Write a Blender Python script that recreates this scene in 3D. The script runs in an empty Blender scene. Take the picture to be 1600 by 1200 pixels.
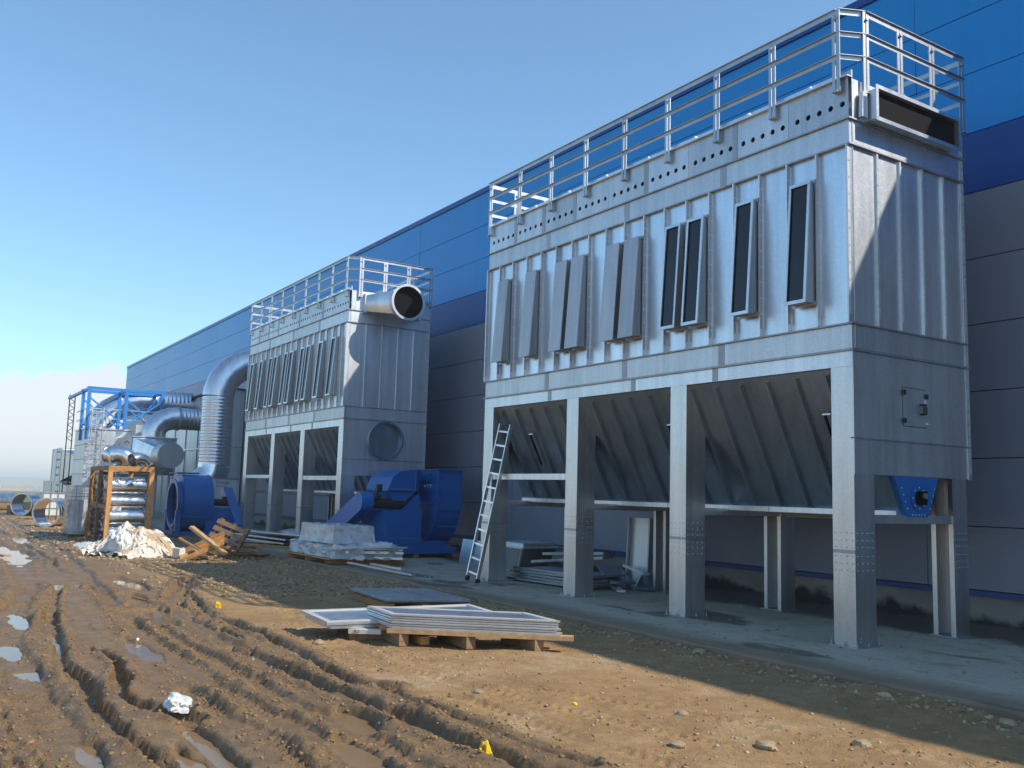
import bpy, math, random
import numpy as np
from mathutils import Vector, Matrix, noise as mnoise

random.seed(7)
SC = bpy.context.scene
COL = SC.collection

# ------------------------------------------------------------------ camera
def make_camera():
    yaw, pitch, roll = -0.998293, 0.117369, 0.0282663
    cy, sy = math.cos(yaw), math.sin(yaw)
    f = Vector((sy, cy, 0)); r = Vector((cy, -sy, 0)); u = Vector((0, 0, 1))
    f2 = f * math.cos(pitch) + u * math.sin(pitch)
    u2 = -f * math.sin(pitch) + u * math.cos(pitch)
    r3 = r * math.cos(roll) + u2 * math.sin(roll)
    u3 = -r * math.sin(roll) + u2 * math.cos(roll)
    m = Matrix((r3, u3, -f2)).transposed().to_4x4()
    m.translation = Vector((0, 0, 1.6))
    cd = bpy.data.cameras.new('camera'); c = bpy.data.objects.new('camera', cd)
    cd.sensor_width = 36; cd.lens = 1445.33 / 1600 * 36
    cd.clip_start = 0.05; cd.clip_end = 12000
    c.matrix_world = m
    COL.objects.link(c); SC.camera = c
make_camera()

# ------------------------------------------------------------------ world, sun, exposure
SUN_DIR = Vector((0.905, 0.622, 1.0)).normalized()
EL = math.asin(SUN_DIR.z); AZ = math.atan2(SUN_DIR.x, SUN_DIR.y)
W = bpy.data.worlds.new('World'); SC.world = W; W.use_nodes = True
nt = W.node_tree; nt.nodes.clear()
wo = nt.nodes.new('ShaderNodeOutputWorld'); bg = nt.nodes.new('ShaderNodeBackground')
sky = nt.nodes.new('ShaderNodeTexSky'); sky.sky_type = 'NISHITA'; sky.sun_disc = False
sky.sun_elevation = EL; sky.sun_rotation = AZ; sky.altitude = 100
sky.air_density = 1.0; sky.dust_density = 0.4; sky.ozone_density = 2.0
bg.inputs['Strength'].default_value = 0.15
# low bank of cumulus round the horizon
tc = nt.nodes.new('ShaderNodeTexCoord')
sep = nt.nodes.new('ShaderNodeSeparateXYZ'); nt.links.new(tc.outputs['Generated'], sep.inputs[0])
mp = nt.nodes.new('ShaderNodeMapping'); mp.inputs['Scale'].default_value = (1, 1, 1.6)
mp.inputs['Location'].default_value = (0.35, 0.1, 0.0)
nt.links.new(tc.outputs['Generated'], mp.inputs[0])
nz = nt.nodes.new('ShaderNodeTexNoise'); nz.inputs['Scale'].default_value = 5.5; nz.inputs['Detail'].default_value = 8
nz.inputs['Roughness'].default_value = 0.52
nt.links.new(mp.outputs[0], nz.inputs['Vector'])
def wmath(op, a, b=None, clamp=False):
    n = nt.nodes.new('ShaderNodeMath'); n.operation = op; n.use_clamp = clamp
    for i, v in enumerate((a, b)):
        if v is None: continue
        if isinstance(v, (int, float)): n.inputs[i].default_value = v
        else: nt.links.new(v, n.inputs[i])
    return n.outputs[0]
# density: more cloud near the horizon, none above about ten degrees
hgt = wmath('MULTIPLY', sep.outputs['Z'], -4.2)
dens = wmath('ADD', wmath('MULTIPLY', wmath('SUBTRACT', nz.outputs['Fac'], 0.5), 1.9), hgt); dens = wmath('ADD', dens, 0.47)
dens = wmath('SUBTRACT', dens, 0.07)
cov = wmath('MULTIPLY', dens, 9.0, True)
cov = wmath('MULTIPLY', cov, 0.8)
cmix = nt.nodes.new('ShaderNodeMix'); cmix.data_type = 'RGBA'
nt.links.new(cov, cmix.inputs['Factor'])
tint = nt.nodes.new('ShaderNodeMix'); tint.data_type = 'RGBA'; tint.blend_type = 'MULTIPLY'; tint.inputs['Factor'].default_value = 1.0
gm = nt.nodes.new('ShaderNodeGamma'); gm.inputs['Gamma'].default_value = 0.90
nt.links.new(sky.outputs[0], gm.inputs['Color']); nt.links.new(gm.outputs[0], tint.inputs['A']); tint.inputs['B'].default_value = (0.97, 1.25, 1.36, 1)
nt.links.new(tint.outputs['Result'], cmix.inputs['A'])
cmix.inputs['B'].default_value = (5.1, 5.0, 5.2, 1)
nt.links.new(cmix.outputs['Result'], bg.inputs['Color'])
nt.links.new(bg.outputs[0], wo.inputs['Surface'])

sl = bpy.data.lights.new('sun', 'SUN'); sl.energy = 4.4; sl.angle = math.radians(0.53); sl.color = (1.0, 0.93, 0.82)
so = bpy.data.objects.new('sun', sl); COL.objects.link(so)
so.rotation_euler = SUN_DIR.to_track_quat('Z', 'Y').to_euler(); so.location = (20, 20, 40)
SC.view_settings.view_transform = 'Standard'; SC.view_settings.look = 'None'
SC.view_settings.exposure = 0.26; SC.view_settings.gamma = 1.0; SC.view_settings.use_curve_mapping = False
SC.cycles.volume_bounces = 2; SC.cycles.max_bounces = 8

# ------------------------------------------------------------------ materials
class NT:
    def __init__(s, name):
        s.m = bpy.data.materials.new(name); s.m.use_nodes = True; s.t = s.m.node_tree
        s.b = s.t.nodes['Principled BSDF']; s.tc = s.t.nodes.new('ShaderNodeTexCoord')
    def n(s, t, **k):
        q = s.t.nodes.new(t)
        for a, v in k.items(): setattr(q, a, v)
        return q
    def l(s, a, b): s.t.links.new(a, b)
    def noise(s, scale, detail=5, rough=0.55, vec=None, stretch=None, coord='Object'):
        q = s.n('ShaderNodeTexNoise'); q.inputs['Scale'].default_value = scale
        q.inputs['Detail'].default_value = detail; q.inputs['Roughness'].default_value = rough
        v = s.tc.outputs[coord] if vec is None else vec
        if stretch:
            mm = s.n('ShaderNodeMapping'); mm.inputs['Scale'].default_value = stretch; s.l(v, mm.inputs[0]); v = mm.outputs[0]
        s.l(v, q.inputs['Vector']); return q.outputs['Fac']
    def ramp(s, fac, stops):
        q = s.n('ShaderNodeValToRGB'); e = q.color_ramp.elements
        while len(e) < len(stops): e.new(0.5)
        for i, (p, c) in enumerate(stops):
            e[i].position = p; e[i].color = (c[0], c[1], c[2], 1) if isinstance(c, tuple) else (c, c, c, 1)
        s.l(fac, q.inputs[0]); return q.outputs[0]
    def math(s, op, a, b=None, clamp=False):
        q = s.n('ShaderNodeMath', operation=op, use_clamp=clamp)
        for i, v in enumerate((a, b)):
            if v is None: continue
            if isinstance(v, (int, float)): q.inputs[i].default_value = v
            else: s.l(v, q.inputs[i])
        return q.outputs[0]
    def mix(s, fac, a, b, mode='MIX'):
        q = s.n('ShaderNodeMix', data_type='RGBA', blend_type=mode)
        for nm, v in (('Factor', fac), ('A', a), ('B', b)):
            if isinstance(v, (int, float)): q.inputs[nm].default_value = v if nm == 'Factor' else (v, v, v, 1)
            elif isinstance(v, tuple): q.inputs[nm].default_value = (*v, 1)
            else: s.l(v, q.inputs[nm])
        return q.outputs['Result']
    def bump(s, h, strength=0.3, dist=0.01):
        q = s.n('ShaderNodeBump'); q.inputs['Strength'].default_value = strength; q.inputs['Distance'].default_value = dist
        s.l(h, q.inputs['Height']); s.l(q.outputs[0], s.b.inputs['Normal'])
    def set(s, **k):
        for a, v in k.items():
            i = s.b.inputs[{'base': 'Base Color', 'rough': 'Roughness', 'metal': 'Metallic', 'spec': 'Specular IOR Level', 'alpha': 'Alpha',
                            'trans': 'Transmission Weight', 'coat': 'Coat Weight', 'ior': 'IOR', 'sss': 'Subsurface Weight'}[a]]
            if isinstance(v, tuple): i.default_value = (*v, 1)
            elif isinstance(v, (int, float)): i.default_value = v
            else: s.l(v, i)
        return s
    def rnd(s):
        return s.n('ShaderNodeObjectInfo').outputs['Random']

def mat_galv(name, base=(0.60, 0.63, 0.66), r0=0.28, r1=0.46, var=0.10, wave=0.35, metal=1.0):
    a = NT(name)
    big = a.noise(1.3, 4, 0.6, stretch=(1, 1, 0.35))
    fine = a.noise(26, 3, 0.6)
    vor = a.n('ShaderNodeTexVoronoi'); vor.inputs['Scale'].default_value = 55; a.l(a.tc.outputs['Object'], vor.inputs['Vector'])
    sp = a.n('ShaderNodeSeparateColor'); a.l(vor.outputs['Color'], sp.inputs[0])
    streak = a.noise(7, 4, 0.6, stretch=(1, 1, 0.06))
    v = a.math('ADD', a.math('MULTIPLY', big, 0.5), a.math('MULTIPLY', streak, 0.5))
    v = a.math('ADD', a.math('MULTIPLY', a.math('SUBTRACT', v, 0.5), 1.1), 1.0)
    v = a.math('ADD', v, a.math('MULTIPLY', a.math('SUBTRACT', sp.outputs[0], 0.5), 0.10))
    v = a.math('ADD', v, a.math('MULTIPLY', a.math('SUBTRACT', a.rnd(), 0.5), var * 2))
    c = a.mix(1.0, base, v, 'MULTIPLY')
    ro = a.math('ADD', r0, a.math('MULTIPLY', big, r1 - r0))
    ro = a.math('ADD', ro, a.math('MULTIPLY', sp.outputs[1], 0.05))
    a.set(base=c, rough=ro, metal=metal)
    h = a.math('ADD', a.noise(1.1, 2, 0.4), a.math('MULTIPLY', fine, 0.012))
    a.bump(h, wave, 0.02)
    return a.m

def mat_paint(name, base, rough=0.35, var=0.06, dirt=0.15, metal=0.0, bump=0.15, spec=0.5, dust=(0.16, 0.12, 0.08)):
    a = NT(name)
    n1 = a.noise(1.7, 6, 0.65); n2 = a.noise(9, 4, 0.6, stretch=(1, 1, 0.2))
    v = a.math('ADD', 1.0, a.math('MULTIPLY', a.math('SUBTRACT', a.rnd(), 0.5), var * 2))
    v = a.math('ADD', v, a.math('MULTIPLY', a.math('SUBTRACT', n2, 0.5), 0.16))
    c = a.mix(1.0, base, v, 'MULTIPLY')
    f = a.ramp(n1, [(0.5, 0.0), (0.8, dirt)])
    c = a.mix(f, c, dust)
    a.set(base=c, rough=a.math('ADD', rough, a.math('MULTIPLY', a.math('SUBTRACT', n1, 0.5), 0.25)), metal=metal, spec=spec)
    if bump: a.bump(a.noise(3, 2, 0.5), bump, 0.01)
    return a.m

def mat_wood(name, c0=(0.42, 0.27, 0.14), c1=(0.25, 0.14, 0.07), stretch=(2, 2, 2)):
    a = NT(name)
    g = a.noise(14, 5, 0.65, stretch=(0.12, 1, 1)); g2 = a.noise(2.5, 3, 0.6)
    v = a.math('ADD', a.math('MULTIPLY', g, 0.7), a.math('MULTIPLY', g2, 0.3))
    c = a.ramp(v, [(0.35, c1), (0.65, c0)])
    w = a.math('ADD', 0.8, a.math('MULTIPLY', a.rnd(), 0.4))
    a.set(base=a.mix(1.0, c, w, 'MULTIPLY'), rough=0.75, spec=0.3)
    a.bump(g, 0.4, 0.006)
    return a.m

M = {}
M['galv'] = mat_galv('galvanised_steel', (0.66, 0.69, 0.71), 0.30, 0.48, wave=0.10)
M['galv_band'] = mat_galv('galvanised_band', (0.55, 0.58, 0.60), 0.36, 0.52, wave=0.08)
M['galv_rail'] = mat_galv('galvanised_rail', (0.46, 0.48, 0.50), 0.34, 0.5)
M['zinc_matte'] = mat_galv('matte_zinc', (0.50, 0.52, 0.53), 0.5, 0.65, metal=0.35)
M['galv_panel'] = mat_galv('galvanised_panel', (0.64, 0.70, 0.76), 0.26, 0.42, var=0.05, wave=0.12)
M['galv_leg'] = mat_galv('galvanised_leg', (0.62, 0.63, 0.63), 0.26, 0.42, var=0.05, wave=0.14)
M['galv_end'] = mat_galv('galvanised_end_panel', (0.64, 0.67, 0.69), 0.36, 0.52, var=0.06, wave=0.10)
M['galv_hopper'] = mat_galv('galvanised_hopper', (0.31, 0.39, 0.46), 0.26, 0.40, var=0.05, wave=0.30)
M['galv_dull'] = mat_galv('dull_zinc', (0.40, 0.42, 0.44), 0.45, 0.62, var=0.08, wave=0.25)
M['galv_cover'] = mat_galv('zinc_cover', (0.46, 0.49, 0.52), 0.42, 0.6, var=0.06, wave=0.3, metal=0.75)
M['shiny'] = mat_galv('bright_duct_steel', (0.74, 0.75, 0.76), 0.12, 0.26, var=0.05, wave=0.30)
M['duct'] = mat_galv('duct_steel', (0.66, 0.68, 0.70), 0.20, 0.34, var=0.05, wave=0.18)
M['bolt'] = mat_galv('zinc_bolt', (0.60, 0.62, 0.64), 0.35, 0.5, metal=0.6)
M['blue'] = mat_paint('blue_machine_paint', (0.010, 0.125, 0.40), 0.32, dirt=0.06)
M['steel_blue'] = mat_paint('light_blue_steel_paint', (0.020, 0.20, 0.55), 0.4, dirt=0.08)
M['dark'] = mat_paint('black_parts_and_shade', (0.004, 0.004, 0.005), 0.7, dirt=0.0, spec=0.1)  # near-black colour stands in for shade inside openings; also plain black parts
M['glass'] = mat_paint('dark_pane', (0.006, 0.007, 0.012), 0.10, dirt=0.03, bump=0.05)
M['rubber'] = mat_paint('black_rubber', (0.02, 0.02, 0.02), 0.6, dirt=0.1)
M['gasket'] = mat_paint('seam_gap', (0.02, 0.022, 0.025), 0.8, dirt=0)
M['white_paint'] = mat_paint('white_paint', (0.62, 0.63, 0.62), 0.45, dirt=0.12)
M['alu'] = mat_galv('ladder_aluminium', (0.75, 0.75, 0.74), 0.3, 0.45)
M['yellow'] = mat_paint('yellow_plastic', (0.80, 0.50, 0.02), 0.4, dirt=0.1)
M['bag'] = mat_paint('white_plastic_bag', (0.66, 0.66, 0.63), 0.4, dirt=0.12)
M['panel_rim'] = mat_paint('pale_panel_rim', (0.46, 0.44, 0.42), 0.45, dirt=0.15)
M['paper'] = mat_paint('pale_scrap', (0.62, 0.58, 0.50), 0.8, dirt=0.3)
M['black_wrap'] = mat_paint('black_stretch_wrap', (0.02, 0.02, 0.03), 0.16, dirt=0.05, bump=0.5)
M['wood'] = mat_wood('pale_timber', (0.50, 0.32, 0.16), (0.30, 0.18, 0.09))
M['wood_orange'] = mat_wood('orange_timber', (0.55, 0.28, 0.10), (0.36, 0.17, 0.06))
M['wood_old'] = mat_wood('weathered_timber', (0.34, 0.22, 0.12), (0.17, 0.10, 0.05))
M['text_dark'] = mat_paint('dark_lettering', (0.03, 0.035, 0.05), 0.5, dirt=0)
M['text_grey'] = mat_paint('grey_lettering', (0.22, 0.24, 0.26), 0.5, dirt=0)
M['text_white'] = mat_paint('white_lettering', (0.75, 0.78, 0.8), 0.5, dirt=0)
M['trim_blue'] = mat_paint('dark_blue_trim', (0.004, 0.065, 0.22), 0.35, dirt=0.05)

def mat_cladding(name, base, rough, ribbed=0.0, var=0.025):
    a = NT(name)
    n1 = a.noise(0.35, 5, 0.6, coord='Object')
    st = a.noise(3.0, 4, 0.6, stretch=(1, 1, 0.05))
    v = a.math('ADD', 1.0, a.math('MULTIPLY', a.math('SUBTRACT', a.rnd(), 0.5), var * 2))
    v = a.math('ADD', v, a.math('MULTIPLY', a.math('SUBTRACT', n1, 0.5), 0.12))
    v = a.math('ADD', v, a.math('MULTIPLY', a.math('SUBTRACT', st, 0.5), 0.18))
    c = a.mix(1.0, base, v, 'MULTIPLY')
    a.set(base=c, rough=a.math('ADD', rough, a.math('MULTIPLY', n1, 0.10)), spec=0.38)
    w = a.n('ShaderNodeTexWave', wave_type='BANDS', bands_direction='Z', wave_profile='SIN')
    w.inputs['Scale'].default_value = 8.6; a.l(a.tc.outputs['Object'], w.inputs['Vector'])
    h = a.math('ADD', a.math('MULTIPLY', w.outputs['Fac'], ribbed), a.math('MULTIPLY', a.noise(0.8, 2, 0.5), 0.5))
    a.bump(h, 0.35, 0.012)
    return a.m
M['clad_blue'] = mat_cladding('blue_cladding', (0.001, 0.26, 0.66), 0.28)
M['clad_navy'] = mat_cladding('navy_cladding', (0.002, 0.065, 0.28), 0.27)
M['clad_grey'] = mat_cladding('grey_cladding', (0.225, 0.25, 0.295), 0.33, 0.22)

def mat_concrete():
    a = NT('slab_concrete')
    n1 = a.noise(0.8, 7, 0.6); n2 = a.noise(14, 6, 0.7); n3 = a.noise(0.45, 5, 0.62)
    c = a.ramp(n1, [(0.3, (0.36, 0.315, 0.22)), (0.7, (0.50, 0.445, 0.33))])
    c = a.mix(0.5, c, a.ramp(n2, [(0.3, (0.25, 0.22, 0.16)), (0.7, (0.49, 0.44, 0.34))]), 'MIX')
    sx = a.n('ShaderNodeSeparateXYZ'); a.l(a.tc.outputs['Object'], sx.inputs[0])
    # damp where water has run down from the wall, and a few spilled patches
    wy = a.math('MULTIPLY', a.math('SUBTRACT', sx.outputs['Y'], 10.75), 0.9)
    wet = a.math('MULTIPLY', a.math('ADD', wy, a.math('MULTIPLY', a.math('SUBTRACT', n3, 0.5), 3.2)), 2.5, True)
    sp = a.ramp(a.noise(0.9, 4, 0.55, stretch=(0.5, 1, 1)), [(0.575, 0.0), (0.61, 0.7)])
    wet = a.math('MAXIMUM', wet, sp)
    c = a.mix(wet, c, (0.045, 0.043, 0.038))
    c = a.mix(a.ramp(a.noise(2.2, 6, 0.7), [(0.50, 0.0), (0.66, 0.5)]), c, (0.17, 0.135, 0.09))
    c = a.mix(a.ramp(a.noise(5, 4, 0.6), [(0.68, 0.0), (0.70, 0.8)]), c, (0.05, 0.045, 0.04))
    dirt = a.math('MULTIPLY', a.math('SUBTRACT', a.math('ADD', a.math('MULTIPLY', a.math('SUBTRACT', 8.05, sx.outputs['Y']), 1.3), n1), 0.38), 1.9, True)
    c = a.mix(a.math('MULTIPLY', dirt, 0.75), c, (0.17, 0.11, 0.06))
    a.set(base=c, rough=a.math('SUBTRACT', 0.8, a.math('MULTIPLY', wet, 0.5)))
    a.bump(a.math('ADD', n2, n1), 0.35, 0.012)
    return a.m
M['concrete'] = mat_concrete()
def mat_plinth():
    a = NT('plinth_concrete')
    n1 = a.noise(1.2, 6, 0.6); sx = a.n('ShaderNodeSeparateXYZ'); a.l(a.tc.outputs['Object'], sx.inputs[0])
    c = a.ramp(n1, [(0.3, (0.22, 0.205, 0.175)), (0.7, (0.36, 0.34, 0.30))])
    wet = a.math('MULTIPLY', a.math('SUBTRACT', a.math('ADD', 0.10, a.math('MULTIPLY', a.math('SUBTRACT', n1, 0.45), 0.9)), sx.outputs['Z']), 9, True)
    a.set(base=a.mix(wet, c, (0.035, 0.033, 0.03)), rough=0.8)
    a.bump(a.noise(20, 5, 0.6), 0.3, 0.01); return a.m
M['plinth'] = mat_plinth()

def mat_ground():
    a = NT('mud')
    at = a.n('ShaderNodeAttribute', attribute_name='wet'); wet = at.outputs['Fac']
    n1 = a.noise(0.55, 6, 0.6); n2 = a.noise(6, 6, 0.68); n3 = a.noise(55, 5, 0.72); n4 = a.noise(1.6, 5, 0.6)
    dry = a.ramp(n1, [(0.30, (0.27, 0.155, 0.062)), (0.52, (0.36, 0.215, 0.092)), (0.72, (0.43, 0.28, 0.135))])
    dry = a.mix(0.55, dry, a.ramp(n2, [(0.3, (0.22, 0.122, 0.046)), (0.7, (0.46, 0.295, 0.14))]))
    dry = a.mix(a.ramp(n3, [(0.58, 0.0), (0.72, 0.55)]), dry, (0.50, 0.40, 0.27))
    dry = a.mix(a.ramp(n3, [(0.30, 0.6), (0.42, 0.0)]), dry, (0.13, 0.075, 0.035))
    grit = a.math('MULTIPLY', a.ramp(a.noise(1.1, 5, 0.65), [(0.52, 0.0), (0.66, 1.0)]), a.ramp(a.noise(90, 3, 0.7), [(0.50, 0.0), (0.60, 0.75)]))
    dry = a.mix(grit, dry, (0.56, 0.46, 0.32))
    dry = a.mix(a.ramp(a.noise(0.9, 6, 0.7), [(0.50, 0.0), (0.75, 0.55)]), dry, (0.20, 0.115, 0.05))
    mud = a.ramp(n2, [(0.3, (0.150, 0.088, 0.038)), (0.7, (0.295, 0.185, 0.086))])
    mud = a.mix(a.ramp(n3, [(0.35, 0.6), (0.55, 0.0)]), mud, (0.10, 0.063, 0.03))
    w = a.math('MULTIPLY', a.math('SUBTRACT', a.math('ADD', wet, a.math('MULTIPLY', a.math('SUBTRACT', n4, 0.5), 0.9)), 0.25), 2.2, True)
    c = a.mix(w, dry, mud)
    # far field: dull green beyond the yard
    sx = a.n('ShaderNodeSeparateXYZ'); a.l(a.tc.outputs['Object'], sx.inputs[0])
    far = a.math('MULTIPLY', a.math('SUBTRACT', a.math('MULTIPLY', sx.outputs['X'], -1.0), 72), 0.08, True)
    c = a.mix(far, c, a.ramp(n1, [(0.35, (0.10, 0.12, 0.04)), (0.65, (0.19, 0.18, 0.07))]))
    a.set(base=c, rough=a.math('SUBTRACT', 0.92, a.math('MULTIPLY', w, a.math('MULTIPLY', n4, 0.78))), spec=0.4)
    n5 = a.noise(160, 3, 0.7)
    hh = a.math('ADD', a.math('ADD', a.math('MULTIPLY', n3, 0.7), n2), a.math('MULTIPLY', n5, 0.22))
    a.bump(hh, 0.8, 0.03)
    return a.m
M['ground'] = mat_ground()
def mat_water():
    a = NT('muddy_water')
    n1 = a.noise(1.5, 4, 0.6)
    a.set(base=a.ramp(n1, [(0.3, (0.17, 0.108, 0.052)), (0.7, (0.25, 0.165, 0.085))]), rough=0.06, ior=1.28, spec=0.38)
    a.bump(a.noise(3, 3, 0.5), 0.03, 0.01)
    return a.m
M['water'] = mat_water()
def mat_stone():
    a = NT('stone')
    n = a.noise(9, 5, 0.6)
    c = a.ramp(n, [(0.3, (0.22, 0.15, 0.08)), (0.7, (0.44, 0.33, 0.20))])
    at = a.n('ShaderNodeAttribute', attribute_name='tint')
    a.set(base=a.mix(1.0, c, a.math('ADD', 0.55, a.math('MULTIPLY', at.outputs['Fac'], 0.8)), 'MULTIPLY'), rough=0.85)
    return a.m
M['stone'] = mat_stone()
def mat_clod():
    a = NT('mud_clod'); n = a.noise(14, 5, 0.6)
    a.set(base=a.ramp(n, [(0.3, (0.15, 0.092, 0.040)), (0.7, (0.30, 0.19, 0.09))]), rough=0.85); a.bump(a.noise(40, 4, 0.6), 0.5, 0.01); return a.m
M['clod'] = mat_clod()
def mat_film(name, tint=(0.62, 0.63, 0.65), rough=0.22, spots=0.0, alpha=1.0):
    a = NT(name)
    n = a.noise(4, 6, 0.65); n2 = a.noise(1.3, 4, 0.6)
    c = a.ramp(n, [(0.3, tuple(x * 0.8 for x in tint)), (0.7, tint)])
    if spots: c = a.mix(a.ramp(n2, [(0.52, 0.0), (0.72, spots)]), c, (0.34, 0.20, 0.09))
    if alpha < 1: a.set(alpha=a.ramp(n, [(0.3, alpha), (0.75, 0.96)]))
    a.set(base=c, rough=rough, spec=0.55); a.bump(a.noise(16, 3, 0.5, stretch=(1, 1, 0.25)), 0.3, 0.02)
    return a.m
M['film'] = mat_film('stretch_film', (0.58, 0.60, 0.63), 0.16, 0.0, 0.72)
M['film_trash'] = mat_film('dirty_plastic_film', (0.74, 0.66, 0.54), 0.4, 0.5)
M['cardboard'] = mat_paint('cardboard', (0.45, 0.33, 0.22), 0.8, dirt=0.1)
def mat_hill():
    a = NT('far_hill'); n = a.noise(0.004, 5, 0.6)
    a.set(base=a.ramp(n, [(0.3, (0.05, 0.075, 0.05)), (0.7, (0.10, 0.11, 0.07))]), rough=0.9); return a.m
M['hill'] = mat_hill()
M['plaster'] = mat_paint('beige_plaster', (0.52, 0.42, 0.32), 0.8)
M['plaster2'] = mat_paint('orange_plaster', (0.50, 0.27, 0.15), 0.8)
M['tile'] = mat_paint('red_roof_tile', (0.36, 0.10, 0.06), 0.8)
M['crete_dull'] = mat_paint('dull_wall', (0.36, 0.34, 0.30), 0.8)

# ------------------------------------------------------------------ mesh helper
class MB:
    def __init__(s): s.v = []; s.f = []; s.smooth = False
    def add(s, vs, fs):
        o = len(s.v); s.v += [tuple(p) for p in vs]; s.f += [tuple(i + o for i in q) for q in fs]; return s
    def box(s, a, b):
        x0, x1 = sorted((a[0], b[0])); y0, y1 = sorted((a[1], b[1])); z0, z1 = sorted((a[2], b[2]))
        return s.add([(x0, y0, z0), (x1, y0, z0), (x1, y1, z0), (x0, y1, z0), (x0, y0, z1), (x1, y0, z1), (x1, y1, z1), (x0, y1, z1)],
                     [(0, 3, 2, 1), (4, 5, 6, 7), (0, 1, 5, 4), (1, 2, 6, 5), (2, 3, 7, 6), (3, 0, 4, 7)])
    def hexa(s, p):     # eight points: bottom four (ccw from above), top four
        return s.add(p, [(0, 3, 2, 1), (4, 5, 6, 7), (0, 1, 5, 4), (1, 2, 6, 5), (2, 3, 7, 6), (3, 0, 4, 7)])
    def bar(s, p0, p1, w, h, up=(0, 0, 1)):
        p0 = Vector(p0); p1 = Vector(p1); d = (p1 - p0).normalized(); up = Vector(up)
        if abs(d.dot(up)) > 0.98: up = Vector((0, 1, 0))
        r = d.cross(up).normalized(); u = r.cross(d)
        q = []
        for p in (p0, p1):
            q += [p - r * w / 2 - u * h / 2, p + r * w / 2 - u * h / 2, p + r * w / 2 + u * h / 2, p - r * w / 2 + u * h / 2]
        return s.add(q, [(0, 1, 2, 3), (7, 6, 5, 4), (0, 4, 5, 1), (1, 5, 6, 2), (2, 6, 7, 3), (3, 7, 4, 0)])
    def prism(s, prof, ext):    # closed polygon of 3d points, extruded by a vector
        n = len(prof); e = Vector(ext)
        vs = [Vector(p) for p in prof]; vs += [p + e for p in vs[:n]]
        fs = [tuple(range(n - 1, -1, -1)), tuple(range(n, 2 * n))] + [(i, (i + 1) % n, (i + 1) % n + n, i + n) for i in range(n)]
        return s.add(vs, fs)
    def sweep(s, path, rad, n=20, cap0=False, cap1=False, flip=False):
        path = [Vector(p) for p in path]; m = len(path)
        if not hasattr(rad, '__len__'): rad = [rad] * m
        t = []
        for i in range(m):
            d = path[min(i + 1, m - 1)] - path[max(i - 1, 0)]
            if d.length < 1e-7: d = next(((path[k + 1] - path[k]) for k in range(m - 1) if (path[k + 1] - path[k]).length > 1e-7), Vector((1, 0, 0)))
            t.append(d.normalized())
        a = Vector((0, 0, 1)) if abs(t[0].z) < 0.9 else Vector((0, 1, 0))
        r = t[0].cross(a).normalized(); vs = []
        for i in range(m):
            r = (r - t[i] * r.dot(t[i])).normalized(); u = t[i].cross(r)
            for k in range(n):
                an = 2 * math.pi * k / n; vs.append(path[i] + (r * math.cos(an) + u * math.sin(an)) * rad[i])
        fs = [(i * n + k, i * n + (k + 1) % n, (i + 1) * n + (k + 1) % n, (i + 1) * n + k) for i in range(m - 1) for k in range(n)]
        if cap0: fs.append(tuple(range(n - 1, -1, -1)))
        if cap1: fs.append(tuple(range((m - 1) * n, m * n)))
        return s.add(vs, fs)
    def cyl(s, p0, p1, r, n=16): return s.sweep([p0, p1], r, n, True, True)
    def hollow(s, p0, p1, r, t=0.03, n=32):     # short open tube with wall thickness
        d = (Vector(p1) - Vector(p0))
        return s.sweep([p0, p0, p1, p1, p0], [r - t, r, r, r - t, r - t], n) if False else s._hollow(Vector(p0), Vector(p1), r, t, n)
    def _hollow(s, p0, p1, r, t, n):
        d = (p1 - p0).normalized(); a = Vector((0, 0, 1)) if abs(d.z) < 0.9 else Vector((0, 1, 0))
        e = d.cross(a).normalized(); u = d.cross(e); vs = []
        for p, q in ((p0, r - t), (p0, r), (p1, r), (p1, r - t)):
            for k in range(n):
                an = 2 * math.pi * k / n; vs.append(p + (e * math.cos(an) + u * math.sin(an)) * q)
        fs = [(j * n + k, j * n + (k + 1) % n, ((j + 1) % 4) * n + (k + 1) % n, ((j + 1) % 4) * n + k) for j in range(4) for k in range(n)]
        return s.add(vs, fs)
    def dome(s, p, nrm, r=0.012):   # rivet head
        p = Vector(p); nn = Vector(nrm).normalized(); a = Vector((0, 0, 1)) if abs(nn.z) < 0.9 else Vector((1, 0, 0))
        e = nn.cross(a).normalized(); u = nn.cross(e)
        vs = [p + (e * math.cos(k * math.pi / 3) + u * math.sin(k * math.pi / 3)) * r for k in range(6)] + [p + nn * r * 0.7]
        return s.add(vs, [(k, (k + 1) % 6, 6) for k in range(6)])
    def build(s, name, mat, parent=None, off=(0, 0, 0), smooth=None):
        me = bpy.data.meshes.new(name)
        o3 = Vector(off); me.from_pydata([(p[0] - o3.x, p[1] - o3.y, p[2] - o3.z) for p in s.v], [], s.f)
        me.materials.append(M[mat] if isinstance(mat, str) else mat)
        import bmesh
        bm = bmesh.new(); bm.from_mesh(me); bmesh.ops.recalc_face_normals(bm, faces=bm.faces); bm.to_mesh(me); bm.free()
        if smooth is not None:
            me.polygons.foreach_set('use_smooth', [True] * len(me.polygons)); me.set_sharp_from_angle(angle=math.radians(smooth))
        ob = bpy.data.objects.new(name, me); COL.objects.link(ob)
        if parent is not None: ob.parent = parent
        return ob

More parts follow.
